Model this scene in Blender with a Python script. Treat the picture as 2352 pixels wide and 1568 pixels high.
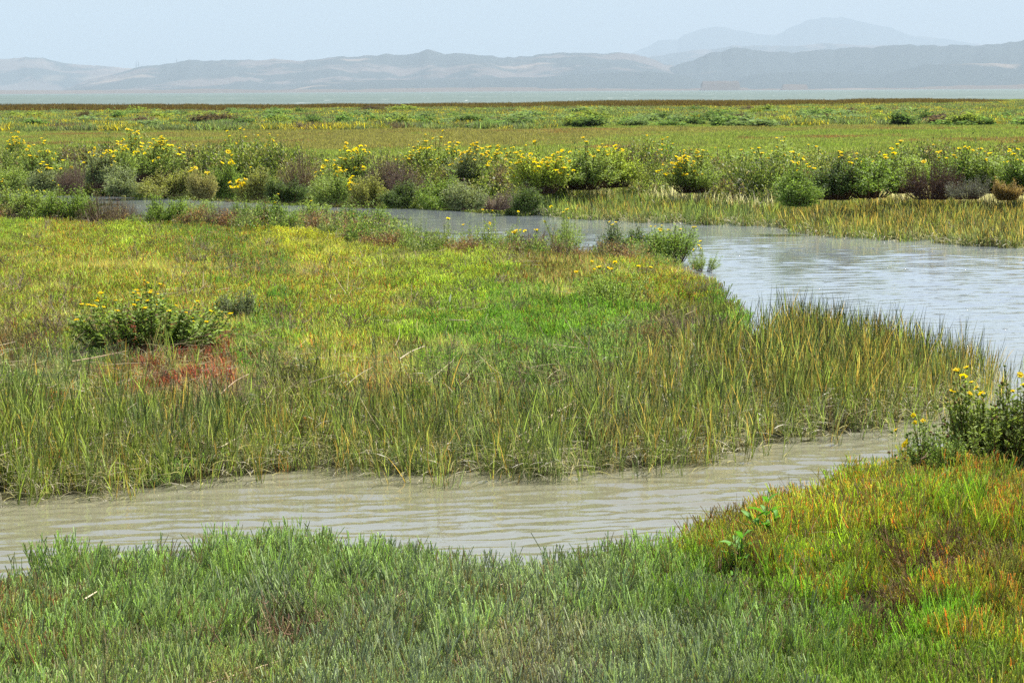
import bpy, math, random
import numpy as np
from mathutils import Matrix, Vector

R = np.random.default_rng(7)
random.seed(7)
scene = bpy.context.scene
for o in list(bpy.data.objects):
    bpy.data.objects.remove(o)

# ------------------------------------------------------------------ camera
# picture coordinates used below: u 0..2352 across, v 0..1568 down
FPX, UC, VC = 5880.0, 1176.0, 784.0
CAM_Z = 2.6
HOR = 209.0
pitch = math.atan((VC - HOR) / FPX)
roll = math.atan(12 / 2352)
cf = np.array([0, math.cos(pitch), -math.sin(pitch)])
cr0 = np.array([1.0, 0, 0])
cu0 = np.array([0, math.sin(pitch), math.cos(pitch)])
cr = cr0 * math.cos(roll) - cu0 * math.sin(roll)
cu = cu0 * math.cos(roll) + cr0 * math.sin(roll)
cam_data = bpy.data.cameras.new('camera')
cam = bpy.data.objects.new('camera', cam_data)
scene.collection.objects.link(cam)
cam_data.sensor_width = 36
cam_data.lens = 36 * FPX / 2352
cam_data.clip_start = 0.1
cam_data.clip_end = 120000
cam.matrix_world = Matrix(((cr[0], cu[0], -cf[0], 0), (cr[1], cu[1], -cf[1], 0), (cr[2], cu[2], -cf[2], CAM_Z), (0, 0, 0, 1)))
scene.camera = cam


def P2W(u, v, z=0.0):
    """the point at height z that the photograph shows at u, v"""
    d = cf + cr * (u - UC) / FPX - cu * (v - VC) / FPX
    t = (z - CAM_Z) / d[2]
    return float(t * d[0]), float(t * d[1])


def W2P(x, y, z):
    p = np.stack([x, y, np.asarray(z) + 0 * x - CAM_Z], -1)
    dep = p @ cf
    return UC + FPX * (p @ cr) / dep, VC - FPX * (p @ cu) / dep


# ------------------------------------------------------------------ light
SUN_EL, SUN_AZ = 58.0, 42.0          # ahead of the camera and to the right
world = bpy.data.worlds.new('World')
scene.world = world
world.use_nodes = True
wn = world.node_tree
sky = wn.nodes.new('ShaderNodeTexSky')
sky.sky_type = 'NISHITA'
sky.sun_disc = False
sky.sun_elevation = math.radians(SUN_EL)
sky.sun_rotation = math.radians(SUN_AZ)
sky.air_density = 1.0
sky.dust_density = 1.8
sky.ozone_density = 0.35
bg = wn.nodes['Background']
bg.inputs['Strength'].default_value = 0.070
wn.links.new(sky.outputs[0], bg.inputs['Color'])
sun_d = bpy.data.lights.new('sun', 'SUN')
sun_d.energy = 5.0
sun_d.angle = math.radians(0.53)
sun_d.color = (1.0, 0.955, 0.88)
sun = bpy.data.objects.new('sun', sun_d)
scene.collection.objects.link(sun)
sv = Vector((math.sin(math.radians(SUN_AZ)) * math.cos(math.radians(SUN_EL)),
             math.cos(math.radians(SUN_AZ)) * math.cos(math.radians(SUN_EL)), math.sin(math.radians(SUN_EL))))
sun.rotation_euler = sv.to_track_quat('Z', 'Y').to_euler()
vs = scene.view_settings
vs.view_transform = 'Standard'
vs.look = 'None'
vs.exposure = 1.0
vs.gamma = 1.0
cy = scene.cycles
cy.max_bounces = 6
cy.diffuse_bounces = 1
cy.glossy_bounces = 3
cy.transmission_bounces = 3
cy.volume_bounces = 1
cy.transparent_max_bounces = 4
cy.caustics_reflective = False
cy.caustics_refractive = False
cy.sample_clamp_indirect = 4.0
cy.use_denoising = False


# ------------------------------------------------------------------ helpers
def lin(c):
    c = np.asarray(c, float) / 255
    return np.where(c <= 0.04045, c / 12.92, ((c + 0.055) / 1.055) ** 2.4)


def link(o, parent=None):
    scene.collection.objects.link(o)
    if parent is not None:
        o.parent = parent
    return o


def tag(o, label=None, cat=None, group=None, kind=None):
    if label: o['label'] = label
    if cat: o['category'] = cat
    if group: o['group'] = group
    if kind: o['kind'] = kind
    return o


class Geo:
    """collects triangles and quads with two numbers per vertex: rnd and hh"""
    def __init__(s):
        s.v, s.q, s.t, s.r, s.h, s.n = [], [], [], [], [], 0

    def add(s, v, q=None, t=None, r=0.5, h=0.5):
        v = np.asarray(v, float).reshape(-1, 3)
        m = len(v)
        s.v.append(v)
        s.r.append(np.broadcast_to(np.asarray(r, float), (m,)).copy())
        s.h.append(np.broadcast_to(np.asarray(h, float), (m,)).copy())
        if q is not None and len(q): s.q.append(np.asarray(q) + s.n)
        if t is not None and len(t): s.t.append(np.asarray(t) + s.n)
        s.n += m

    def mesh(s, name, mat, smooth=False):
        v = np.concatenate(s.v)
        q = np.concatenate(s.q) if s.q else np.zeros((0, 4), int)
        t = np.concatenate(s.t) if s.t else np.zeros((0, 3), int)
        return fast_mesh(name, v, q, t, mat, smooth, {'rnd': np.concatenate(s.r), 'hh': np.concatenate(s.h)})


def fast_mesh(name, v, q, t, mat, smooth=False, attrs=None):
    me = bpy.data.meshes.new(name)
    me.vertices.add(len(v))
    me.vertices.foreach_set('co', np.asarray(v, np.float32).ravel())
    loops = np.concatenate([q.ravel(), t.ravel()]).astype(np.int32)
    me.loops.add(len(loops))
    me.loops.foreach_set('vertex_index', loops)
    st = np.concatenate([np.arange(len(q)) * 4, len(q) * 4 + np.arange(len(t)) * 3]).astype(np.int32)
    me.polygons.add(len(st))
    me.polygons.foreach_set('loop_start', st)
    me.polygons.foreach_set('use_smooth', np.full(len(st), smooth))
    me.update(calc_edges=True)
    for k, a in (attrs or {}).items():
        a = np.asarray(a, np.float32)
        if a.ndim == 1:
            me.attributes.new(k, 'FLOAT', 'POINT').data.foreach_set('value', a)
        else:
            me.attributes.new(k, 'FLOAT_VECTOR', 'POINT').data.foreach_set('vector', a.ravel())
    if mat is not None:
        me.materials.append(mat)
    return me


def unit(a):
    return a / np.maximum(np.linalg.norm(a, axis=-1, keepdims=True), 1e-9)


def ribbons(g, P, W, S, r, h, fold=0.0):
    """N flat blades: paths P (N,K,3), widths W (N,K), side directions S (N,3)"""
    N, K, _ = P.shape
    S = unit(S)[:, None, :]
    a = P - S * W[..., None] / 2
    b = P + S * W[..., None] / 2
    v = np.stack([a, b], 2)                      # N,K,2,3
    base = (np.arange(N) * K * 2)[:, None]
    k = (np.arange(K - 1) * 2)[None]
    i = base + k
    q = np.stack([i, i + 1, i + 3, i + 2], -1).reshape(-1, 4)
    rr = np.broadcast_to(r[:, None, None], (N, K, 2)).ravel()
    hh = np.broadcast_to(h[..., None] if h.ndim == 2 else h[:, None, None], (N, K, 2)).ravel()
    g.add(v.reshape(-1, 3), q, None, rr, hh)


def tubes(g, P, Rad, r, h, sides=3):
    """N thin stems: paths P (N,K,3), radii (N,K)"""
    N, K, _ = P.shape
    T = unit(np.gradient(P, axis=1))
    ref = np.where(np.abs(T[..., 2:3]) > 0.9, np.array([1.0, 0, 0]), np.array([0, 0, 1.0]))
    A = unit(np.cross(T, ref))
    B = np.cross(T, A)
    an = np.arange(sides) * 2 * math.pi / sides
    v = P[:, :, None, :] + Rad[:, :, None, None] * (A[:, :, None, :] * np.cos(an)[:, None] + B[:, :, None, :] * np.sin(an)[:, None])
    base = (np.arange(N) * K * sides)[:, None, None]
    k = (np.arange(K - 1) * sides)[None, :, None]
    s0 = np.arange(sides)[None, None]
    s1 = (s0 + 1) % sides
    q = np.stack([base + k + s0, base + k + s1, base + k + sides + s1, base + k + sides + s0], -1).reshape(-1, 4)
    rr = np.broadcast_to(r[:, None, None], (N, K, sides)).ravel()
    hh = np.broadcast_to(h[..., None], (N, K, sides)).ravel()
    g.add(v.reshape(-1, 3), q, None, rr, hh)


def noise2(x, y, seed=0, octs=4, f=1.0):
    """smooth value noise in numpy, -1..1"""
    out = 0.0
    amp, tot = 1.0, 0.0
    for o in range(octs):
        xx, yy = x * f + seed * 17.3 + o * 31.7, y * f + seed * 9.1 - o * 12.9
        xi, yi = np.floor(xx), np.floor(yy)
        fx, fy = xx - xi, yy - yi
        fx, fy = fx * fx * (3 - 2 * fx), fy * fy * (3 - 2 * fy)
        def hsh(a, b):
            s = np.sin(a * 127.1 + b * 311.7 + seed * 74.7 + o * 3.1) * 43758.5453
            return (s - np.floor(s)) * 2 - 1
        n = (hsh(xi, yi) * (1 - fx) + hsh(xi + 1, yi) * fx) * (1 - fy) + (hsh(xi, yi + 1) * (1 - fx) + hsh(xi + 1, yi + 1) * fx) * fy
        out = out + n * amp
        tot += amp
        amp *= 0.5
        f *= 2.0
    return out / tot


def sstep(a, b, x):
    t = np.clip((x - a) / (b - a), 0, 1)
    return t * t * (3 - 2 * t)


# ------------------------------------------------------------------ materials
def new_mat(name):
    m = bpy.data.materials.new(name)
    m.use_nodes = True
    nt = m.node_tree
    nt.nodes.clear()
    out = nt.nodes.new('ShaderNodeOutputMaterial')
    return m, nt, out


def N(nt, typ, **kw):
    n = nt.nodes.new(typ)
    for k, v in kw.items():
        setattr(n, k, v)
    return n


def attr(nt, name, typ='GEOMETRY'):
    n = N(nt, 'ShaderNodeAttribute')
    n.attribute_name = name
    n.attribute_type = typ
    return n


def math_n(nt, op, a, b=None, clamp=False):
    n = N(nt, 'ShaderNodeMath', operation=op)
    n.use_clamp = clamp
    for i, s in enumerate((a, b)):
        if s is None: continue
        if isinstance(s, (int, float)): n.inputs[i].default_value = s
        else: nt.links.new(s, n.inputs[i])
    return n.outputs[0]


def mix_c(nt, f, a, b, blend='MIX'):
    n = N(nt, 'ShaderNodeMix', data_type='RGBA', blend_type=blend)
    for s, i in ((f, 0), (a, 6), (b, 7)):
        if isinstance(s, (int, float)): n.inputs[i].default_value = s
        elif isinstance(s, (tuple, list, np.ndarray)): n.inputs[i].default_value = (*[float(q) for q in s], 1)
        else: nt.links.new(s, n.inputs[i])
    return n.outputs[2]


def map_r(nt, v, a, b, c, d):
    n = N(nt, 'ShaderNodeMapRange')
    nt.links.new(v, n.inputs[0])
    for i, x in enumerate((a, b, c, d)): n.inputs[i + 1].default_value = x
    return n.outputs[0]


def leaf_shader(nt, out, col, transl=0.35, rough=0.45, spec=0.35, tboost=1.25):
    p = N(nt, 'ShaderNodeBsdfPrincipled')
    p.inputs['Roughness'].default_value = rough
    p.inputs['Specular IOR Level'].default_value = spec
    nt.links.new(col, p.inputs['Base Color'])
    t = N(nt, 'ShaderNodeBsdfTranslucent')
    tc = mix_c(nt, 1.0, col, (tboost, tboost * 1.05, tboost * 0.6), 'MULTIPLY')
    nt.links.new(tc, t.inputs['Color'])
    m = N(nt, 'ShaderNodeMixShader')
    m.inputs[0].default_value = transl
    nt.links.new(p.outputs[0], m.inputs[1])
    nt.links.new(t.outputs[0], m.inputs[2])
    nt.links.new(m.outputs[0], out.inputs['Surface'])


STRAW = lin((204, 188, 140)) * 0.8


def tuft_mat(name, straw_at=0.94, transl=0.42, rough=0.4, spec=0.4, straw=STRAW, tip_lo=0.45, tip_hi=1.0, sel_at=0.72, pale=0.55):
    """scattered plants: colours come from each tuft's own tint and tip, varied stem by stem"""
    m, nt, out = new_mat(name)
    tint = attr(nt, 'tint', 'INSTANCER').outputs['Color']
    tip = attr(nt, 'tip', 'INSTANCER').outputs['Color']
    rnd = attr(nt, 'rnd').outputs['Fac']
    hh = attr(nt, 'hh').outputs['Fac']
    f = map_r(nt, hh, tip_lo, tip_hi, 0.0, 1.0)
    r2 = math_n(nt, 'FRACT', math_n(nt, 'MULTIPLY', rnd, 7.13))
    f2 = math_n(nt, 'MULTIPLY', f, map_r(nt, r2, 0.15, 0.85, 0.0, 1.0), True)
    sel = math_n(nt, 'GREATER_THAN', math_n(nt, 'FRACT', math_n(nt, 'MULTIPLY', rnd, 41.3)), sel_at)
    f2 = math_n(nt, 'MAXIMUM', f2, math_n(nt, 'MULTIPLY', sel, 0.85))
    c = mix_c(nt, f2, tint, tip)
    pal = map_r(nt, math_n(nt, 'FRACT', math_n(nt, 'MULTIPLY', rnd, 67.9)), 0.55, 1.0, 0.0, pale)
    c = mix_c(nt, pal, c, lin((188, 190, 122)) * 0.8)
    br = map_r(nt, math_n(nt, 'FRACT', math_n(nt, 'MULTIPLY', rnd, 23.7)), 0, 1, 0.5, 1.6)
    cc = N(nt, 'ShaderNodeCombineColor')
    for i in range(3): nt.links.new(br, cc.inputs[i])
    c = mix_c(nt, 1.0, c, cc.outputs[0], 'MULTIPLY')
    st = math_n(nt, 'GREATER_THAN', rnd, straw_at)
    c = mix_c(nt, st, c, straw)
    leaf_shader(nt, out, c, transl, rough, spec)
    return m


def object_leaf_mat(name, transl=0.35, rough=0.45, spec=0.35, stem=False):
    """shrubs: the colour is the object's own, varied leaf by leaf"""
    m, nt, out = new_mat(name)
    oc = N(nt, 'ShaderNodeObjectInfo').outputs['Color']
    rnd = attr(nt, 'rnd').outputs['Fac']
    hh = attr(nt, 'hh').outputs['Fac']
    br = map_r(nt, math_n(nt, 'FRACT', math_n(nt, 'MULTIPLY', rnd, 13.7)), 0, 1, 0.6, 1.5)
    cc = N(nt, 'ShaderNodeCombineColor')
    for i in range(3): nt.links.new(br, cc.inputs[i])
    c = mix_c(nt, 1.0, oc, cc.outputs[0], 'MULTIPLY')
    if not stem:
        c = mix_c(nt, math_n(nt, 'MULTIPLY', math_n(nt, 'GREATER_THAN', rnd, 0.84), 0.5), c, lin((178, 188, 84)) * 0.7)
        c = mix_c(nt, math_n(nt, 'MULTIPLY', math_n(nt, 'LESS_THAN', rnd, 0.08), 0.8), c, lin((110, 84, 62)) * 0.6)
    leaf_shader(nt, out, c, transl, rough, spec)
    return m


def plain_mat(name, rgb, rough=0.7, transl=0.0, vary=0.25, scale=20.0, spec=0.3):
    m, nt, out = new_mat(name)
    tc = N(nt, 'ShaderNodeTexCoord')
    nz = N(nt, 'ShaderNodeTexNoise')
    nz.inputs['Scale'].default_value = scale
    nt.links.new(tc.outputs['Object'], nz.inputs['Vector'])
    c = mix_c(nt, nz.outputs[0], lin(rgb) * (1 - vary), lin(rgb) * (1 + vary))
    leaf_shader(nt, out, c, transl, rough, spec)
    return m


def ground_mat():
    m, nt, out = new_mat('marsh_mud')
    geo = N(nt, 'ShaderNodeNewGeometry')
    n1 = N(nt, 'ShaderNodeTexNoise'); n1.inputs['Scale'].default_value = 0.35; n1.inputs['Detail'].default_value = 8
    n2 = N(nt, 'ShaderNodeTexNoise'); n2.inputs['Scale'].default_value = 9.0; n2.inputs['Detail'].default_value = 8
    for n in (n1, n2): nt.links.new(geo.outputs['Position'], n.inputs['Vector'])
    a = mix_c(nt, map_r(nt, n1.outputs[0], 0.35, 0.65, 0, 1), (0.040, 0.036, 0.016), (0.062, 0.056, 0.024))
    a = mix_c(nt, map_r(nt, n2.outputs[0], 0.4, 0.62, 0, 0.7), a, (0.03, 0.035, 0.014))
    p = N(nt, 'ShaderNodeBsdfPrincipled')
    p.inputs['Roughness'].default_value = 0.95
    p.inputs['Specular IOR Level'].default_value = 0.08
    nt.links.new(a, p.inputs['Base Color'])
    b = N(nt, 'ShaderNodeBump'); b.inputs['Strength'].default_value = 0.6; b.inputs['Distance'].default_value = 0.04
    nt.links.new(n2.outputs[0], b.inputs['Height'])
    nt.links.new(b.outputs[0], p.inputs['Normal'])
    nt.links.new(p.outputs[0], out.inputs['Surface'])
    return m


def creek_mat():
    m, nt, out = new_mat('silty_water')
    geo = N(nt, 'ShaderNodeNewGeometry')
    p = N(nt, 'ShaderNodeBsdfPrincipled')
    n0 = N(nt, 'ShaderNodeTexNoise'); n0.inputs['Scale'].default_value = 0.25; n0.inputs['Detail'].default_value = 3
    nt.links.new(geo.outputs['Position'], n0.inputs['Vector'])
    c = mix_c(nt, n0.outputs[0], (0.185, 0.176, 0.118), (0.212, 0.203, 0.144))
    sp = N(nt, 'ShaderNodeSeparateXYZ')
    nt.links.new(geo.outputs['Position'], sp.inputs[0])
    c = mix_c(nt, map_r(nt, sp.outputs[1], 18.0, 28.0, 0.0, 1.0), c, (0.215, 0.248, 0.270))  # farther reach turns blue-grey: sky reflection put into the water's own colour
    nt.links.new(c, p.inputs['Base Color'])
    p.inputs['Roughness'].default_value = 0.035
    p.inputs['IOR'].default_value = 2.0
    sep = N(nt, 'ShaderNodeMapping')
    sep.inputs['Scale'].default_value = (4.0, 11.0, 1)
    nt.links.new(geo.outputs['Position'], sep.inputs['Vector'])
    nz = N(nt, 'ShaderNodeTexNoise'); nz.inputs['Scale'].default_value = 1.0; nz.inputs['Detail'].default_value = 4
    nt.links.new(sep.outputs[0], nz.inputs['Vector'])
    b = N(nt, 'ShaderNodeBump'); b.inputs['Strength'].default_value = 0.16; b.inputs['Distance'].default_value = 0.02
    nt.links.new(nz.outputs[0], b.inputs['Height'])
    # sparse steep wavelets on the open, windier reach: they catch the sun
    ch = N(nt, 'ShaderNodeTexNoise'); ch.inputs['Scale'].default_value = 7.0; ch.inputs['Detail'].default_value = 3
    nt.links.new(geo.outputs['Position'], ch.inputs['Vector'])
    sx = N(nt, 'ShaderNodeSeparateXYZ')
    nt.links.new(geo.outputs['Position'], sx.inputs[0])
    wind = map_r(nt, sx.outputs[1], 20.0, 27.0, 0.0, 1.0)
    hb = math_n(nt, 'MULTIPLY', map_r(nt, ch.outputs[0], 0.66, 0.78, 0.0, 1.0), wind)
    b2 = N(nt, 'ShaderNodeBump'); b2.inputs['Strength'].default_value = 1.0; b2.inputs['Distance'].default_value = 0.03
    nt.links.new(hb, b2.inputs['Height'])
    nt.links.new(b.outputs[0], b2.inputs['Normal'])
    nt.links.new(b2.outputs[0], p.inputs['Normal'])
    nt.links.new(p.outputs[0], out.inputs['Surface'])
    return m


def bay_mat():
    m, nt, out = new_mat('bay_water')
    geo = N(nt, 'ShaderNodeNewGeometry')
    mp = N(nt, 'ShaderNodeMapping'); mp.inputs['Scale'].default_value = (0.02, 0.006, 1)
    nt.links.new(geo.outputs['Position'], mp.inputs['Vector'])
    nz = N(nt, 'ShaderNodeTexNoise'); nz.inputs['Scale'].default_value = 1.0; nz.inputs['Detail'].default_value = 6
    nt.links.new(mp.outputs[0], nz.inputs['Vector'])
    mp2 = N(nt, 'ShaderNodeMapping'); mp2.inputs['Scale'].default_value = (0.35, 0.012, 1)
    nt.links.new(geo.outputs['Position'], mp2.inputs['Vector'])
    cap = N(nt, 'ShaderNodeTexNoise'); cap.inputs['Scale'].default_value = 1.0; cap.inputs['Detail'].default_value = 4
    nt.links.new(mp2.outputs[0], cap.inputs['Vector'])
    c = mix_c(nt, map_r(nt, nz.outputs[0], 0.3, 0.7, 0, 1), (0.085, 0.125, 0.108), (0.125, 0.165, 0.140))
    c = mix_c(nt, map_r(nt, cap.outputs[0], 0.66, 0.74, 0, 0.8), c, (0.75, 0.75, 0.72))
    p = N(nt, 'ShaderNodeBsdfPrincipled')
    p.inputs['Roughness'].default_value = 0.5
    p.inputs['IOR'].default_value = 1.33
    p.inputs['Specular IOR Level'].default_value = 0.25
    nt.links.new(c, p.inputs['Base Color'])
    b = N(nt, 'ShaderNodeBump'); b.inputs['Strength'].default_value = 0.5; b.inputs['Distance'].default_value = 1.0
    nt.links.new(cap.outputs[0], b.inputs['Height'])
    nt.links.new(b.outputs[0], p.inputs['Normal'])
    nt.links.new(p.outputs[0], out.inputs['Surface'])
    return m


# ------------------------------------------------------------------ the lie of the land
ZP = 0.38                                                   # height of the marsh plain over the water
def pl(pts, z):
    return np.array([P2W(u, v, z) for u, v in pts])

near_edge = pl([(-900, 1470), (-200, 1460), (0, 1445), (250, 1430), (420, 1385), (560, 1330), (720, 1320), (860, 1350), (1000, 1400),
                (1150, 1440), (1300, 1420), (1450, 1375), (1600, 1310), (1750, 1235), (1850, 1200), (2000, 1155), (2150, 1105),
                (2352, 1055), (2600, 1010), (3200, 1000)], 0)
isl_front = pl([(-1400, 1190), (-600, 1175), (-200, 1170), (0, 1155), (200, 1140), (330, 1130), (480, 1108), (620, 1095), (700, 1082), (850, 1078), (1000, 1103),
                (1100, 1085), (1270, 1100), (1420, 1078), (1550, 1078), (1680, 1048), (1800, 1018), (2000, 995), (2120, 965), (2200, 935), (2285, 905)], 0)
isl_tip = pl([(2285, 905), (2245, 882), (2190, 870), (2120, 862), (2040, 850), (1900, 828), (1800, 812)], 0)
isl_right = pl([(1775, 752), (1752, 720), (1725, 690), (1690, 662), (1640, 634), (1590, 612)], ZP)
isl_back = pl([(1590, 612), (1500, 598), (1400, 592), (1300, 586), (1180, 582), (1060, 580), (960, 566), (900, 545), (760, 535), (600, 528),
               (450, 522), (300, 518), (150, 512), (0, 505), (-300, 495), (-900, 480), (-1600, 480)], ZP)
back_edge = pl([(-1800, 425), (-900, 432), (-300, 438), (0, 443), (330, 450), (450, 455), (600, 461), (700, 467), (850, 474), (1000, 478), (1150, 486),
                (1230, 490), (1300, 501), (1500, 512), (1700, 517), (1780, 518), (1850, 534), (2000, 547), (2200, 560), (2352, 568), (2600, 585), (3200, 600), (4200, 640)], 0)


def seg_dist(px, py, poly):
    d = np.full(px.shape, 1e9)
    for (x0, y0), (x1, y1) in zip(poly[:-1], poly[1:]):
        dx, dy = x1 - x0, y1 - y0
        t = np.clip(((px - x0) * dx + (py - y0) * dy) / (dx * dx + dy * dy + 1e-12), 0, 1)
        d = np.minimum(d, (px - x0 - t * dx) ** 2 + (py - y0 - t * dy) ** 2)
    return np.sqrt(d)


def inside(px, py, poly):
    c = np.zeros(px.shape, bool)
    n = len(poly)
    for i in range(n):
        x0, y0 = poly[i]; x1, y1 = poly[(i + 1) % n]
        if y0 == y1: continue
        c ^= ((y0 > py) != (y1 > py)) & (px < (x1 - x0) * (py - y0) / (y1 - y0) + x0)
    return c


F_poly = np.concatenate([near_edge, [(60, -60), (-60, -60)]])
I_poly = np.concatenate([isl_front, isl_tip[1:], isl_right, isl_back[1:]])
B_poly = np.concatenate([back_edge, [(600, 60), (3000, 900), (-3000, 900), (-600, 80)]])
gentle = np.concatenate([isl_front, isl_tip[1:]])
steep = np.concatenate([isl_tip[-1:], isl_right, isl_back[1:]])
SHELF_U = [-3000, 1200, 1260, 1400, 1700, 1780, 1850, 2000, 2352, 3500]
SHELF_W = [0.1, 0.1, 2.0, 4.2, 3.9, 2.6, 5.2, 7.2, 9.0, 10.0]


def far_edge_y(x):
    s = x / 400.0
    return 335 + 70 * sstep(0.02, 0.22, s) + 60 * sstep(0.12, 0.3, s) + 12 * noise2(x, x * 0, 5, 3, 0.02)


def land(px, py):
    """signed distances to the water of the three pieces of land, and the ground height"""
    wob = noise2(px, py, 3, 3, 1.1) * 0.16
    dF = seg_dist(px, py, near_edge) * np.where(inside(px, py, F_poly), 1, -1) + wob
    dIg, dIs = seg_dist(px, py, gentle), seg_dist(px, py, steep)
    inI = inside(px, py, I_poly)
    dI = np.minimum(dIg, dIs) * np.where(inI, 1, -1) + wob
    dB = seg_dist(px, py, back_edge) * np.where(inside(px, py, B_poly), 1, -1) + wob * 1.6
    u, v = W2P(px, np.maximum(py, 3), 0.0)
    shelf = np.interp(u, SHELF_U, SHELF_W)
    bump = noise2(px, py, 1, 4, 0.8)
    zF = np.where(dF > 0, 0.26 * sstep(0, 1.0, dF) + 0.03 * bump, 0.25 * dF)
    # the swelling hummock of glasswort at the right of the near bank
    mx, my = P2W(2230, 1330, 0.3)
    zF = zF + np.where(dF > 0, sstep(0, 0.6, dF) * 0.26 * np.exp(-(((px - mx) / 1.3) ** 2 + ((py - my) / 1.8) ** 2)), 0)
    zI = np.where(dI > 0, np.minimum(-0.05 + (ZP + .05) * sstep(-0.6, 2.8, dIg), 0.03 + ZP * sstep(0.0, 0.5, dIs)) + 0.04 * bump * sstep(1.2, 2.5, dI), 0.3 * dI)
    zB = np.where(dB > 0, -0.04 * (1 - sstep(0, 0.8, dB)) * sstep(1, 2, shelf) + 0.015 * np.minimum(dB, shelf) + 0.45 * sstep(0, 0.8, dB - shelf) + 0.06 * bump * sstep(0, 2, dB - shelf), 0.3 * dB)
    z = np.maximum(np.maximum(zF, zI), np.maximum(zB, -0.4))
    fe = far_edge_y(px)
    z = np.where(py > fe, -1.2, z)
    return dF, dI, dB, shelf, z


# terrain: one sheet that grows coarser with distance
ys = [-40, -25, -15, -8, -3, 0, 2, 4]
while ys[-1] < 480: ys.append(ys[-1] * 1.0075)
while ys[-1] < 38000: ys.append(ys[-1] * 1.12)
ys = np.array(ys)
ts = np.sign(np.linspace(-1, 1, 301)) * np.abs(np.linspace(-1, 1, 301)) ** 1.25
TX = ts[None, :] * (0.55 * np.maximum(ys, 0)[:, None] + 14)
TY = np.broadcast_to(ys[:, None], TX.shape)
_, _, _, _, TZ = land(TX.ravel(), TY.ravel())
TZ = TZ.reshape(TX.shape)
TZ[TY < 3] = np.maximum(TZ[TY < 3], 0.25)


def grid_mesh(name, X, Y, Z, mat, smooth=True, attrs=None):
    r, c = X.shape
    i = (np.arange(r - 1)[:, None] * c + np.arange(c - 1)[None]).ravel()
    q = np.stack([i, i + 1, i + c + 1, i + c], -1)
    return fast_mesh(name, np.stack([X.ravel(), Y.ravel(), Z.ravel()], -1), q, np.zeros((0, 3), int), mat, smooth, attrs)


ground = link(bpy.data.objects.new('ground', grid_mesh('ground', TX, TY, TZ, ground_mat())))
tag(ground, 'dark brown mud and soil of the salt marsh under the plants', kind='structure')


def ground_z(x, y):
    return land(np.atleast_1d(np.asarray(x, float)), np.atleast_1d(np.asarray(y, float)))[4]


# creek water with real ripples
wy = [8.0]
while wy[-1] < 72: wy.append(wy[-1] + 0.020 * (wy[-1] / 13) ** 1.35)
wy = np.array(wy)
WX = np.linspace(-1, 1, 460)[None, :] * (0.26 * wy[:, None] + 2.2)
WY = np.broadcast_to(wy[:, None], WX.shape)
WZ = np.zeros_like(WX)
warp = noise2(WX, WY, 11, 3, 0.5)
gust = 0.55 + 0.45 * noise2(WX, WY, 12, 3, 0.22)
for k in range(34):
    lam = 0.10 * 1.09 ** k if k < 22 else R.uniform(0.12, 0.45)
    th = math.radians(R.normal(102, 15 if k < 22 else 34))
    kx, ky = math.cos(th) * 2 * math.pi / lam, math.sin(th) * 2 * math.pi / lam
    far = sstep(16, 27, WY)
    a = 0.0046 * lam * (0.85 + 0.15 * far) * (1.0 if lam < 0.32 else 0.5) * R.uniform(0.6, 1.3)
    a = a * np.where(lam < 2.4 * 0.02 * (WY / 13) ** 1.35, 0, 1)
    WZ += a * np.sin(kx * WX + ky * WY + R.uniform(0, 6.28) + warp * (2.5 + 1.0 / lam)) * (0.45 + 1.3 * gust ** 2)
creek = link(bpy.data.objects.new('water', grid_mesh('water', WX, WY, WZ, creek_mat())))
tag(creek, 'rippled silty green brown tidal creek winding through the marsh', kind='structure')
bx = np.array([-1, 1]) * 1.0
BY = np.array([280.0, 2000, 12000, 42000])[:, None] + 0 * bx[None]
BX = bx[None] * (0.5 * BY + 300)
bay = link(bpy.data.objects.new('bay', grid_mesh('bay', BX, BY, BX * 0, bay_mat())))
tag(bay, 'grey green open bay water beyond the marsh', kind='structure')

# ------------------------------------------------------------------ tuft builders (sources of the scattered cover)
src_cols = {}


def source(cname, me):
    c = src_cols.setdefault(cname, bpy.data.collections.new(cname))
    o = bpy.data.objects.new('%s_%02d' % (cname, len(c.objects)), me)
    c.objects.link(o)
    return o


def bent(base, dirs, L, K, bend, sag=0.0):
    """paths that start at base along dirs and bend sideways"""
    n = len(base)
    t = np.linspace(0, 1, K)[None, :, None]
    return base[:, None] + dirs[:, None] * (L[:, None, None] * t) + bend[:, None] * (L[:, None, None] * t ** 2) - np.array([0, 0, 1.0]) * (sag * L[:, None, None] * t ** 2.2)


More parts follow.
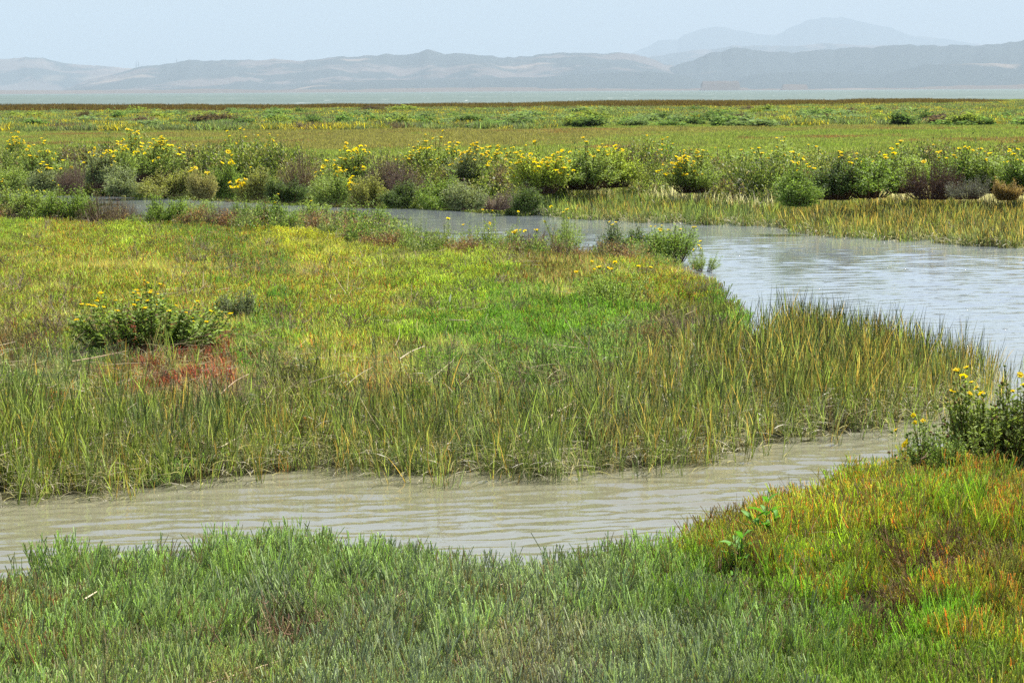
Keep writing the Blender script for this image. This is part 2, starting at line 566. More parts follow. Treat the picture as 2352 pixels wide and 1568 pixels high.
def glasswort(seed, n=36, rad=0.16, H=0.285, lod=0, lean=0.28, thick=0.0024):
    """jointed upright stems with paired branchlets"""
    rg = np.random.default_rng(seed)
    g = Geo()
    a, r = rg.uniform(0, 6.283, n), rad * np.sqrt(rg.uniform(0, 1, n))
    base = np.stack([r * np.cos(a), r * np.sin(a), np.full(n, -0.03)], -1)
    out = np.stack([np.cos(a), np.sin(a), np.zeros(n)], -1)
    d = unit(np.array([0, 0, 1.0]) + out * lean * (r / rad)[:, None] + rg.normal(0, 0.13, (n, 3)))
    L = H * rg.uniform(0.5, 1.15, n)
    bend = rg.normal(0, 0.12, (n, 3)); bend[:, 2] = 0
    K = 4 if lod else 6
    P = bent(base, d, L, K, bend)
    hz = np.clip(P[..., 2] / H, 0, 1)
    rnd = rg.uniform(0, 1, n)
    tubes(g, P, np.linspace(1.15, 0.75, K)[None] * thick * rg.uniform(0.8, 1.3, n)[:, None], rnd, hz)
    nb = 5 if lod else 9
    for b in range(nb):
        t = rg.uniform(0.25, 0.92, n)
        i0 = t * (K - 1); k0 = np.floor(i0).astype(int); ff = (i0 - k0)[:, None]
        o = P[np.arange(n), k0] * (1 - ff) + P[np.arange(n), np.minimum(k0 + 1, K - 1)] * ff
        an = rg.uniform(0, 6.283, n)
        bd = unit(np.stack([np.cos(an), np.sin(an), rg.uniform(1.1, 2.6, n)], -1))
        bl = L * (1.05 - t) * rg.uniform(0.35, 0.7, n)
        bb = np.zeros((n, 3)); bb[:, 2] = 0.35
        Q = bent(o, bd, bl, 3, bb)
        tubes(g, Q, np.array([[1.0, 0.95, 0.7]]) * thick * rg.uniform(0.75, 1.2, n)[:, None], np.clip(rnd + rg.normal(0, 0.05, n), 0, 0.999), np.clip(Q[..., 2] / H, 0, 1))
    return g


def grass_tuft(seed, n=70, rad=0.16, H=0.2, w=0.004, lean=0.35, K=4, bend=0.35):
    rg = np.random.default_rng(seed)
    g = Geo()
    a, r = rg.uniform(0, 6.283, n), rad * np.sqrt(rg.uniform(0, 1, n))
    base = np.stack([r * np.cos(a), r * np.sin(a), np.full(n, -0.03)], -1)
    az = rg.uniform(0, 6.283, n)
    out = np.stack([np.cos(az), np.sin(az), np.zeros(n)], -1)
    d = unit(np.array([0, 0, 1.0]) + out * lean * rg.uniform(0, 1.2, n)[:, None])
    L = H * rg.uniform(0.45, 1.15, n)
    P = bent(base, d, L, K, out * bend * rg.uniform(0, 1, n)[:, None], 0.12)
    W = w * np.linspace(1, 0.15, K)[None] ** 0.7 * rg.uniform(0.7, 1.3, n)[:, None]
    S = np.stack([-np.sin(az + rg.normal(0, .6, n)), np.cos(az), rg.normal(0, 0.3, n)], -1)
    ribbons(g, P, W, S, rg.uniform(0, 1, n), np.clip(P[..., 2] / H, 0, 1))
    return g


def cordgrass(seed, n=5, rad=0.14, H=0.54, w=0.0075, dead=0.5, K=6, leaves=6, spikes=0.55, windx=0.1):
    """upright shoots with alternate long leaves, a few seed spikes and pale dead leaves low down"""
    rg = np.random.default_rng(seed)
    g = Geo()
    a, r = rg.uniform(0, 6.283, n), rad * np.sqrt(rg.uniform(0, 1, n))
    base = np.stack([r * np.cos(a), r * np.sin(a), np.full(n, -0.06)], -1)
    d = unit(np.array([windx, 0, 1.0]) + rg.normal(0, 0.10, (n, 3)))
    L = H * rg.uniform(0.6, 1.1, n)
    bd = rg.normal(0, 0.06, (n, 3)); bd[:, 2] = 0
    P = bent(base, d, L * 0.78, K, bd)
    rnd = rg.uniform(0, 0.93, n)
    tubes(g, P, np.linspace(1.2, 0.5, K)[None] * w * 0.26 * np.ones((n, 1)), rnd, np.clip(P[..., 2] / H, 0, 1))
    for b in range(leaves):
        t = (b + rg.uniform(0, 1, n)) / leaves * 0.95
        i0 = t * (K - 1); k0 = np.floor(i0).astype(int); ff = (i0 - k0)[:, None]
        o = P[np.arange(n), k0] * (1 - ff) + P[np.arange(n), np.minimum(k0 + 1, K - 1)] * ff
        an = rg.uniform(0, 6.283, n)
        outv = np.stack([np.cos(an), np.sin(an), 0 * an], -1)
        dd = unit(d + outv * rg.uniform(0.05, 0.34, n)[:, None])
        bl = L * rg.uniform(0.32, 0.62, n)
        Q = bent(o, dd, bl, 5, outv * rg.uniform(0.0, 0.28, n)[:, None], 0.06)
        W = w * np.array([[0.75, 1.0, 0.85, 0.55, 0.08]]) * rg.uniform(0.7, 1.25, n)[:, None]
        S = np.stack([-np.sin(an), np.cos(an), rg.normal(0, 0.2, n)], -1) + rg.normal(0, 0.45, (n, 3))
        ribbons(g, Q, W, S, np.clip(rnd + rg.normal(0, 0.07, n), 0, 0.93), np.clip(Q[..., 2] / H, 0, 1))
    m = rg.uniform(0, 1, n) < spikes                                    # seed spikes
    if m.any():
        q = P[m][:, -1]
        dl = d[m]
        Q = bent(q, unit(dl + rg.normal(0, 0.05, dl.shape)), L[m] * 0.52, 4, bd[m])
        tubes(g, Q, np.array([[0.5, 1.0, 0.8, 0.15]]) * w * 0.38, np.full(m.sum(), 0.3), np.clip(Q[..., 2] / H, 0, 1.0))
    nd = int(n * dead * 2)                                              # dead leaves, some arching over
    if nd:
        an = rg.uniform(0, 6.283, nd)
        o = np.stack([rad * 1.2 * rg.normal(0, .6, nd), rad * 1.2 * rg.normal(0, .6, nd), rg.uniform(0, 0.35, nd) * H], -1)
        outv = np.stack([np.cos(an), np.sin(an), 0 * an], -1)
        dd = unit(np.array([0, 0, 1.0]) + outv * rg.uniform(0.2, 2.2, nd)[:, None])
        Q = bent(o, dd, H * rg.uniform(0.2, 0.5, nd), 5, outv * rg.uniform(0, 0.6, nd)[:, None], 0.45)
        W = w * np.array([[0.8, 1.0, 0.9, 0.6, 0.1]]) * rg.uniform(0.5, 1.1, nd)[:, None]
        S = np.stack([-np.sin(an), np.cos(an), 0 * an], -1) + rg.normal(0, 0.5, (nd, 3))
        ribbons(g, Q, W, S, rg.uniform(0.945, 1, nd), np.full((nd, 5), 0.3))
    return g


def shrub(seed, n=110, H=1.0, rad=0.5, leaf=0.035, per=60, w=0.012, t0=0.3, K=6, upright=0.8, fine=False, tipr=1.0, leafw=0.4, hv=0.6, lmin=0.55):
    """many leafy stems from one root; returns stems, leaves and the stem tips"""
    rg = np.random.default_rng(seed)
    a, r = rg.uniform(0, 6.283, n), np.sqrt(rg.uniform(0, 1, n))
    out = np.stack([np.cos(a), np.sin(a), 0 * a], -1)
    base = out * (r * rad * 0.45)[:, None]
    base[:, 2] = -0.03
    nl = 7
    la = rg.uniform(0, 6.283, nl); lr = rad * np.sqrt(rg.uniform(0.02, 1, nl)) * 0.72
    lx = np.stack([lr * np.cos(la), lr * np.sin(la)], -1)
    lh = rg.uniform(lmin, 1.0, nl) * (1 - 0.3 * (lr / rad) ** 2); lh[0] = 1.0
    lw = rg.uniform(0.30, 0.48, nl) * rad * 1.1
    li = rg.integers(0, nl, n)
    top = np.zeros((n, 3))
    top[:, :2] = lx[li] + out[:, :2] * (r * lw[li])[:, None]
    top[:, 2] = H * lh[li] * np.sqrt(np.clip(1 - 0.6 * r ** 2, 0, 1)) * rg.uniform(hv, 1.06, n)
    base[:, :2] = lx[li] * 0.5 + out[:, :2] * (r * rad * 0.15)[:, None]
    ctrl = base * 0.4 + top * 0.6
    ctrl[:, 2] = top[:, 2] * (0.5 * upright)
    t = np.linspace(0, 1, K)[None, :, None]
    P = base[:, None] * (1 - t) ** 2 + 2 * ctrl[:, None] * t * (1 - t) + top[:, None] * t ** 2
    P[:, 1:] += rg.normal(0, 0.008 * H, P[:, 1:].shape)
    rnd = rg.uniform(0, 1, n)
    gs, gl = Geo(), Geo()
    tubes(gs, P, np.linspace(1.3, 0.5, K)[None] * w * 0.25 * rg.uniform(0.7, 1.3, n)[:, None], rnd, np.clip(P[..., 2] / H, 0, 1))
    m = n * per
    si = np.repeat(np.arange(n), per)
    tt = t0 + (1 - t0) * rg.uniform(0, 1, m) ** 0.75
    i0 = tt * (K - 1); k0 = np.minimum(np.floor(i0).astype(int), K - 2); ff = (i0 - k0)[:, None]
    o = P[si, k0] * (1 - ff) + P[si, k0 + 1] * ff
    T = unit(P[si, k0 + 1] - P[si, k0])
    an = rg.uniform(0, 6.283, m)
    ov = unit(np.cross(T, np.stack([np.cos(an), np.sin(an), 0.3 * np.sin(an * 3)], -1)))
    d = unit(ov * rg.uniform(0.5, 1.2, m)[:, None] + T * rg.uniform(0.4, 1.2, m)[:, None])
    if not fine:
        o = o + rg.normal(0, leaf * 0.5, (m, 3))
    L = leaf * rg.uniform(0.5, 1.25, m) * (1.15 - 0.4 * tt)
    S = unit(np.cross(d, unit(T + rg.normal(0, 0.5, (m, 3)))))
    W = L * leafw
    r_leaf = np.clip(rnd[si] * 0.5 + rg.uniform(0, 0.5, m), 0, 1)
    if fine:
        tl = np.array([0, 0.4, 0.75, 1.0])
        Q = o[:, None] + d[:, None] * (L[:, None, None] * tl[None, :, None]) - np.array([0, 0, 1.]) * (L[:, None, None] * 0.15 * tl[None, :, None] ** 2)
        ribbons(gl, Q, W[:, None] * np.array([[0.45, 1.0, 0.8, 0.1]]), S, r_leaf, np.clip(Q[..., 2] / H, 0, 1))
    else:
        v = np.stack([o, o + d * (L * .5)[:, None] - S * (W * .5)[:, None], o + d * L[:, None], o + d * (L * .5)[:, None] + S * (W * .5)[:, None]], 1)
        gl.add(v.reshape(-1, 3), np.arange(m * 4).reshape(-1, 4), None, np.repeat(r_leaf, 4), np.clip(v[..., 2].ravel() / H, 0, 1))
    return gs, gl, P[:, -1], unit(P[:, -1] - P[:, -2])


def straw_tuft(seed, n=16, rad=0.2, L=0.3, w=0.005, up=0.15):
    """broken pale stalks lying about"""
    rg = np.random.default_rng(seed)
    g = Geo()
    an = rg.uniform(0, 6.283, n)
    o = np.stack([rg.normal(0, rad * .6, n), rg.normal(0, rad * .6, n), rg.uniform(0.0, 0.10, n)], -1)
    dd = unit(np.stack([np.cos(an), np.sin(an), np.abs(rg.normal(0, up, n))], -1))
    Q = bent(o, dd, L * rg.uniform(0.3, 1.1, n), 4, rg.normal(0, 0.15, (n, 3)), 0.05)
    tubes(g, Q, np.array([[1, 1, 0.9, 0.6]]) * w * 0.4 * rg.uniform(0.6, 1.3, n)[:, None], rg.uniform(0.0, 1, n), np.full((n, 4), 0.5))
    return g


def twig_tuft(seed, n=26, rad=0.16, H=0.2, w=0.0016):
    """dry leafless twigs"""
    rg = np.random.default_rng(seed)
    g = Geo()
    a, r = rg.uniform(0, 6.283, n), rad * .5 * np.sqrt(rg.uniform(0, 1, n))
    base = np.stack([r * np.cos(a), r * np.sin(a), np.full(n, -0.02)], -1)
    out = np.stack([np.cos(a), np.sin(a), 0 * a], -1)
    d = unit(np.array([0, 0, 0.8]) + out * rg.uniform(0.1, 1.5, n)[:, None])
    L = H * rg.uniform(0.6, 1.3, n)
    P = bent(base, d, L, 5, rg.normal(0, 0.2, (n, 3)), 0.05)
    rnd = rg.uniform(0, 1, n)
    tubes(g, P, np.linspace(1.4, 0.5, 5)[None] * w * np.ones((n, 1)), rnd, np.full((n, 5), .5))
    for b in range(6):
        k0 = rg.integers(1, 4, n)
        o = P[np.arange(n), k0]
        bd = unit(d + rg.normal(0, 0.6, (n, 3)))
        Q = bent(o, bd, L * rg.uniform(0.15, 0.4, n), 3, rg.normal(0, 0.2, (n, 3)))
        tubes(g, Q, np.array([[0.8, 0.6, 0.4]]) * w * np.ones((n, 1)), rnd, np.full((n, 3), .5))
    return g


M_glass = tuft_mat('glasswort', 0.955, 0.38, 0.36, 0.6, tip_lo=0.5, tip_hi=1.15, sel_at=0.84)
M_grass = tuft_mat('salt_grass', 0.9, 0.5, 0.5, 0.3)
M_cord = tuft_mat('cordgrass', 0.94, 0.45, 0.42, 0.4, straw=lin((214, 204, 168)) * 0.66, tip_lo=0.35, tip_hi=0.95)
M_twig = tuft_mat('dry_stalks', 2.0, 0.1, 0.6, 0.2)
M_far = tuft_mat('meadow', 0.985, 0.45, 0.6, 0.15, pale=0.25)

for s in range(7): source('near_glasswort', glasswort(100 + s).mesh('near_glasswort', M_glass))
for s in range(6): source('low_glasswort', glasswort(200 + s, 46, 0.19, 0.17, 1, 0.3, 0.0030).mesh('low_glasswort', M_glass))
for s in range(6): source('salt_grass', grass_tuft(300 + s, 90, 0.19, 0.17, 0.0055).mesh('salt_grass', M_grass))
for s in range(14): source('cordgrass', cordgrass(400 + s, dead=1.5).mesh('cordgrass', M_cord))
for s in range(6): source('far_cordgrass', cordgrass(450 + s, 22, 0.26, 0.5, 0.016, 0.75, 4, 4, 0.1, 0.08).mesh('far_cordgrass', M_cord))
for s in range(5): source('straw', straw_tuft(500 + s, w=0.0042).mesh('straw', M_twig))
for s in range(5): source('twigs', twig_tuft(550 + s).mesh('twigs', M_twig))
for s in range(5): source('mid_meadow', grass_tuft(600 + s, 260, 0.62, 0.17, 0.018, 0.5, 3).mesh('mid_meadow', M_far))
for s in range(5): source('far_meadow', grass_tuft(650 + s, 300, 1.5, 0.22, 0.05, 0.6, 3).mesh('far_meadow', M_far))
for s in range(6):
    _gs, _gl, _, _ = shrub(900 + s, 34, 0.55, 0.42, 0.055, 26, 0.016, 0.1, 5, 0.7)
    _gl.add(np.concatenate(_gs.v), np.concatenate(_gs.q), None, 0.2, 0.1)
    source('bank_tuft', _gl.mesh('bank_tuft', M_grass))
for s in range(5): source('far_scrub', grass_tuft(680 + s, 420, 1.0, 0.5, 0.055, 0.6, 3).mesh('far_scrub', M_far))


def scatter(name, cname, x, y, z, scl, tint, tip, label, tilt=0.06, sx=1.0):
    n = len(x)
    nv = len(src_cols[cname].objects)
    rot = np.stack([R.normal(0, tilt, n), R.normal(0, tilt, n), R.uniform(0, 6.283, n)], -1)
    if scl.ndim == 1: scl = np.stack([scl * sx, scl * sx, scl], -1)
    me = fast_mesh(name, np.stack([x, y, z], -1), np.zeros((0, 4), int), np.zeros((0, 3), int), None, False,
                   {'rot': rot, 'scl': scl, 'tint': tint, 'tip': tip})
    me.attributes.new('pick', 'INT', 'POINT').data.foreach_set('value', R.integers(0, nv, n).astype(np.int32))
    o = link(bpy.data.objects.new(name, me))
    ng = bpy.data.node_groups.new(name, 'GeometryNodeTree')
    ng.interface.new_socket('Geometry', in_out='INPUT', socket_type='NodeSocketGeometry')
    ng.interface.new_socket('Geometry', in_out='OUTPUT', socket_type='NodeSocketGeometry')
    gi, go = ng.nodes.new('NodeGroupInput'), ng.nodes.new('NodeGroupOutput')
    ip = ng.nodes.new('GeometryNodeInstanceOnPoints')
    ci = ng.nodes.new('GeometryNodeCollectionInfo')
    ci.inputs['Collection'].default_value = src_cols[cname]
    ci.inputs['Separate Children'].default_value = True
    ci.inputs['Reset Children'].default_value = True
    def na(nm, dt):
        k = ng.nodes.new('GeometryNodeInputNamedAttribute')
        k.data_type = dt
        k.inputs['Name'].default_value = nm
        return k.outputs[0]
    ng.links.new(gi.outputs[0], ip.inputs['Points'])
    ng.links.new(ci.outputs[0], ip.inputs['Instance'])
    ip.inputs['Pick Instance'].default_value = True
    ng.links.new(na('pick', 'INT'), ip.inputs['Instance Index'])
    ng.links.new(na('rot', 'FLOAT_VECTOR'), ip.inputs['Rotation'])
    ng.links.new(na('scl', 'FLOAT_VECTOR'), ip.inputs['Scale'])
    ng.links.new(ip.outputs[0], go.inputs[0])
    md = o.modifiers.new('scatter', 'NODES')
    md.node_group = ng
    tag(o, label, kind='stuff')
    return o


def fan(y0, y1, per_m2, edge=1.0, half=0.205):
    """random points over the wedge of ground the camera can see, with a margin"""
    area = half * (y1 ** 2 - y0 ** 2) + 2 * edge * (y1 - y0)
    n = int(area * per_m2)
    a, b = half, edge
    w = R.uniform(0, 1, n) * area
    # solve half*(y^2-y0^2)+2*edge*(y-y0)=w   (area between x=-(half*y+edge) and +)
    y = (-edge + np.sqrt(edge ** 2 + half * (half * y0 ** 2 + 2 * edge * y0 + w))) / half
    y = np.clip(y, y0, y1)
    x = R.uniform(-1, 1, n) * (half * y + edge)
    return x, y


C = {k: lin(v) for k, v in dict(
    YG=(166, 184, 44), YY=(192, 192, 36), G=(134, 170, 46), OL=(146, 156, 62), RD=(172, 92, 62), OR=(206, 128, 56), BG=(140, 156, 108), GG=(144, 168, 84),
    GB=(156, 138, 106), BR=(124, 94, 66), DG=(66, 92, 34), GY=(144, 152, 120), PK=(176, 84, 70), CG=(134, 152, 78), CO=(190, 152, 84), CB=(120, 136, 98)).items()}
KA = 1.0                              # picture colour -> surface colour

ISL = [(0, 520, 'YG', 'YG'), (150, 540, 'YG', 'OR'), (300, 540, 'YG', 'YY'), (450, 560, 'G', 'OR'), (700, 560, 'YY', 'YY'), (820, 570, 'YY', 'YG'), (900, 600, 'OL', 'GB'),
       (0, 620, 'YG', 'RD'), (200, 600, 'YG', 'OR'), (400, 620, 'YG', 'OR'), (600, 620, 'G', 'OR'), (760, 640, 'YG', 'OR'), (950, 630, 'YG', 'YY'), (1100, 620, 'YG', 'YY'),
       (1250, 610, 'OL', 'RD'), (1330, 620, 'OL', 'PK'), (1450, 640, 'YG', 'OR'), (1560, 630, 'YG', 'OR'), (1640, 660, 'YG', 'OR'), (1700, 720, 'G', 'YG'), (1680, 690, 'G', 'YG'),
       (1400, 700, 'G', 'YG'), (1300, 740, 'G', 'YG'), (1150, 720, 'G', 'YG'), (1200, 770, 'G', 'G'), (1050, 700, 'YG', 'YG'), (1000, 770, 'G', 'YG'), (850, 700, 'YG', 'OR'), (850, 780, 'YG', 'YG'),
       (700, 700, 'YG', 'OR'), (620, 740, 'G', 'YG'), (590, 800, 'G', 'G'), (520, 700, 'YG', 'OR'), (150, 700, 'YG', 'RD'), (60, 740, 'YG', 'RD'), (130, 790, 'YG', 'RD'),
       (30, 800, 'GB', 'OL'), (60, 850, 'BG', 'GG'), (160, 860, 'BG', 'BG'), (250, 830, 'G', 'BG'), (300, 850, 'RD', 'PK'), (340, 845, 'RD', 'PK'), (380, 852, 'RD', 'PK'), (400, 830, 'GB', 'PK'), (440, 850, 'RD', 'PK'), (360, 862, 'OL', 'PK'), (480, 840, 'GB', 'RD'), (260, 890, 'OL', 'RD'),
       (400, 900, 'GB', 'GB'), (550, 890, 'GB', 'OL'), (680, 870, 'OL', 'GB'), (760, 830, 'YG', 'OR'), (880, 850, 'OL', 'RD'), (960, 830, 'G', 'YG'), (1080, 850, 'GG', 'BG'),
       (1250, 850, 'GG', 'BG'), (1400, 830, 'GG', 'BG'), (1530, 790, 'GB', 'OL'), (1600, 750, 'OL', 'GB'), (1640, 800, 'GG', 'OL'), (100, 950, 'OL', 'YG'), (300, 960, 'OL', 'OL'),
       (500, 960, 'GG', 'OL'), (800, 950, 'OL', 'BG'), (1100, 950, 'BG', 'GG'), (1350, 950, 'BG', 'BG'), (1550, 900, 'GB', 'BG'), (1700, 900, 'BG', 'GB')]
FOR = [(0, 1420, 'GG', 'RD'), (60, 1500, 'GG', 'RD'), (150, 1550, 'GG', 'GG'), (200, 1450, 'GG', 'GG'), (320, 1500, 'GG', 'GG'), (300, 1380, 'GG', 'GG'), (450, 1380, 'GG', 'GG'), (600, 1340, 'GG', 'GG'),
       (800, 1340, 'GG', 'GG'), (950, 1400, 'BG', 'GG'), (1150, 1430, 'BG', 'GY'), (1350, 1430, 'BG', 'BG'), (1250, 1540, 'GY', 'GB'), (1000, 1520, 'BG', 'GG'), (700, 1500, 'BG', 'GG'),
       (450, 1520, 'GG', 'GG'), (300, 1600, 'GG', 'GB'), (600, 1600, 'GG', 'GB'), (900, 1620, 'BG', 'GY'), (1500, 1400, 'GG', 'GG'), (1500, 1550, 'BG', 'GY'), (1600, 1340, 'G', 'YG'),
       (1560, 1300, 'YG', 'PK'), (1680, 1280, 'OL', 'PK'), (1740, 1260, 'YG', 'RD'), (1800, 1400, 'G', 'YG'), (1850, 1250, 'YG', 'OR'), (1930, 1230, 'YG', 'OR'), (2020, 1210, 'YG', 'OR'), (1950, 1330, 'YG', 'YG'),
       (2100, 1250, 'YG', 'G'), (2080, 1320, 'YG', 'OR'), (2220, 1200, 'YG', 'OR'), (2340, 1180, 'G', 'OR'), (2320, 1280, 'YG', 'OR'), (2200, 1360, 'OL', 'BR'), (2280, 1370, 'OL', 'RD'), (2040, 1440, 'BR', 'GB'),
       (2120, 1420, 'YG', 'OR'), (1920, 1430, 'YG', 'OR'), (2330, 1460, 'OL', 'OR'), (2200, 1480, 'YG', 'OR'), (2080, 1520, 'G', 'YG'), (1900, 1520, 'GG', 'G'), (1720, 1500, 'BG', 'GG'), (2250, 1580, 'OL', 'G'),
       (1950, 1620, 'GG', 'OL'), (2350, 1560, 'YG', 'OR'), (1600, 1620, 'BG', 'GY')]


def soft(c, k=0.16):
    return c * (1 - k) + c.mean(-1, keepdims=True) * k


def pick_cols(tbl, u, v, s=45.0, temp=1.0):
    T = np.array([(a, b) for a, b, _, _ in tbl], float)
    d2 = ((u[:, None] - T[None, :, 0]) / s / 1.5) ** 2 + ((v[:, None] - T[None, :, 1]) / s) ** 2
    g = -np.log(-np.log(R.uniform(1e-9, 1, d2.shape))) * temp       # chooses at random, the near ones most
    k = np.argmin(d2 - g, 1)
    t1 = np.array([C[c] for _, _, c, _ in tbl])[k]
    t2 = np.array([C[c] for _, _, _, c in tbl])[k]
    br = R.uniform(0.8, 1.2, (len(u), 1))
    return soft(t1) * KA * br, soft(t2) * KA * br


# near bank: glasswort
x, y = fan(7.5, 24, 46, 1.1)
dF, dI, dB, sh, z = land(x, y)
u, v = W2P(x, y, z)
hole = np.exp(-(((u - 2040) / 75) ** 2 + ((v - 1440) / 42) ** 2)) + np.exp(-(((u - 2210) / 95) ** 2 + ((v - 1350) / 34) ** 2)) + 0.8 * np.exp(-(((u - 1800) / 60) ** 2 + ((v - 1475) / 25) ** 2)) \
    + 0.6 * sstep(0.35, 0.6, noise2(x, y, 21, 3, 1.5))
keep = (dF > 0.02) & (R.uniform(0, 1, len(x)) > hole * 0.92)
hump = noise2(x, y, 22, 3, 1.2)
scl = (0.86 + 0.30 * hump) * R.uniform(0.62, 1.25, len(x)) * (1 - 0.45 * np.clip(hole, 0, 1))
scl *= np.interp(u, [0, 1500, 1800, 2352], [1.0, 1.0, 0.95, 0.9]) * (0.75 + 0.25 * sstep(0.0, 0.5, dF))
t1, t2 = pick_cols(FOR, u, v, 48, 1.6)
rt = sstep(1480, 1650, u)[:, None]
t1, t2 = soft(t1, 0.36 * (1 - rt) + 0.04 * rt) * (1.85 - 0.3 * rt), soft(t2, 0.16 * (1 - rt)) * (1.65 - 0.1 * rt)
k = keep
scatter('near_glasswort_cover', 'near_glasswort', x[k], y[k], z[k], scl[k], t1[k], t2[k], 'jointed green, blue green and red glasswort covering the near bank', 0.10)
# dry twigs in the hollows and thinly everywhere
kt = (dF > 0.1) & (R.uniform(0, 1, len(x)) < 0.05 + 0.9 * np.clip(hole, 0, 1))
tw = np.where(R.uniform(0, 1, (kt.sum(), 1)) < 0.5, lin((164, 128, 98)), lin((124, 90, 68))) * 0.9
scatter('dry_twigs', 'twigs', x[kt], y[kt], z[kt] + 0.02, R.uniform(0.7, 1.2, kt.sum()), tw, tw, 'dry brown leafless twigs showing in hollows of the near glasswort', 0.3)

kt = (dF > 0.1) & (R.uniform(0, 1, len(x)) < 0.03)
sc = np.tile(lin((206, 190, 150)) * 0.8, (kt.sum(), 1))
scatter('near_straw', 'straw', x[kt], y[kt], z[kt] + 0.1, R.uniform(0.3, 0.6, kt.sum()), sc, sc, 'thin bits of pale straw caught in the near glasswort', 0.4)

# island plain
x, y = fan(16.5, 44, 36, 1.5)
dF, dI, dB, sh, z = land(x, y)
u, v = W2P(x, y, z)
dg = seg_dist(x, y, gentle)
inner = sstep(0.1, 1.2, dg + 0.5 * noise2(x, y, 31, 3, 0.9))
t1, t2 = pick_cols(ISL, u + 18 * noise2(x, y, 33, 3, 1.0), v, 36, 1.3)
t1, t2 = soft(t1, 0.1) * 1.3, soft(t2, 0.08) * 1.3
bl = R.uniform(0, 1, (len(x), 1)) < 0.22
t2 = np.where(bl, lin((184, 112, 66)) * 1.1, t2)
gr = noise2(x, y, 32, 4, 0.7) + R.normal(0, 0.35, len(x)) > 0.0
k = (dI > 0.15) & (R.uniform(0, 1, len(x)) < 0.25 + 0.75 * inner) & (u < 1850)
hs = (0.95 + 0.28 * noise2(x, y, 34, 3, 0.8)) * R.uniform(0.75, 1.2, len(x))
ka, kb = k & ~gr, k & gr
scatter('island_glasswort', 'low_glasswort', x[ka], y[ka], z[ka], hs[ka], t1[ka] * 1.25, t2[ka] * 1.25, 'low yellow green and red glasswort carpeting the marsh island', 0.12)
scatter('island_salt_grass', 'salt_grass', x[kb], y[kb], z[kb], hs[kb] * 1.0, t1[kb] * 0.95, t2[kb] * 0.95, 'short yellow green salt grass carpeting the marsh island', 0.12)
# straw litter and dead twigs on the island
lit = (dI > 0.3) & (R.uniform(0, 1, len(x)) < np.where((v > 820) & (dg < 4.5), 0.16, 0.012) + 0.25 * np.exp(-(((u - 480) / 120) ** 2 + ((v - 900) / 30) ** 2)) + 0.15 * np.exp(-(((u - 1560) / 90) ** 2 + ((v - 860) / 70) ** 2)))
sc = np.where(R.uniform(0, 1, (lit.sum(), 1)) < 0.6, lin((214, 196, 156)), lin((160, 134, 100))) * 0.62
scatter('straw_litter', 'straw', x[lit], y[lit], z[lit] + 0.06, R.uniform(0.6, 1.3, lit.sum()), sc, sc, 'pale broken straw lying among the island plants', 0.2)
ktw = (dI > 0.3) & (R.uniform(0, 1, len(x)) < 0.12 * np.exp(-(((u - 90) / 120) ** 2 + ((v - 790) / 45) ** 2)) + 0.5 * np.exp(-(((u - 1600) / 40) ** 2 + ((v - 770) / 40) ** 2)) + 0.02)
tw = np.tile(lin((150, 128, 108)) * 0.9, (ktw.sum(), 1))
scatter('dead_stems', 'twigs', x[ktw], y[ktw], z[ktw] + 0.03, R.uniform(0.9, 1.5, ktw.sum()), tw, tw, 'grey brown dead stems in patches on the island', 0.25)


def cord_cols(n, u, v):
    a = np.where(R.uniform(0, 1, (n, 1)) < 0.55, C['CG'], C['CB'])
    b = np.where(R.uniform(0, 1, (n, 1)) < np.clip(0.36 + 0.5 * noise2(u / 90, v / 60, 9, 3)[:, None] + 0.3 * sstep(1550, 1800, u)[:, None], 0, 1), C['CO'], C['CG'])
    br = R.uniform(0.8, 1.2, (n, 1))
    return a * KA * br, b * KA * br


# cordgrass on the island's edge and tip
x, y = fan(15.0, 30, 74, 1.5)
dF, dI, dB, sh, z = land(x, y)
u, v = W2P(x, y, z)
dg = seg_dist(x, y, gentle)
tipf = sstep(1560, 1760, u)
depth = np.interp(u, [0, 500, 900, 1300, 1600, 1700], [1.6, 1.0, 1.0, 1.25, 2.3, 9])
nn = noise2(x, y, 41, 3, 0.9)
p = np.where(dI > -0.3, 1 - sstep(0.75, 1.25, (dg + nn * 0.6) / depth), 0)
p = np.where((dI > -0.3), np.maximum(p, 0.055 * (1 - sstep(2.5, 5.5, dg + nn))), 0)
p = p * (0.22 + 0.78 * sstep(-0.25, 0.45, dI)) * np.where(nn < -0.35, 0.5, 1)
k = (R.uniform(0, 1, len(x)) < p) & ((dI < 4.5) | (u > 1600)) & ((u > 1560) | (seg_dist(x, y, steep) > 2.0) | (dg < 1.5)) & ((v > 850) | (u > 1790))
t1, t2 = cord_cols(k.sum(), u[k], v[k])
yy = sstep(300, 0, u[k])[:, None] * 0.6
t1 = t1 * (1 - yy * 0.4) + yy * 0.4 * C['YG'] * KA
hs = (0.92 + 0.22 * nn[k]) * R.uniform(0.72, 1.12, k.sum()) * np.interp(u[k], [0, 600, 1500, 1700, 2150, 2340], [1.0, 0.88, 0.9, 1.02, 1.02, 0.8])
scatter('island_cordgrass', 'cordgrass', x[k], y[k], z[k], hs, t1, t2, 'tall green and ochre cordgrass standing in water along the island edge', 0.07)

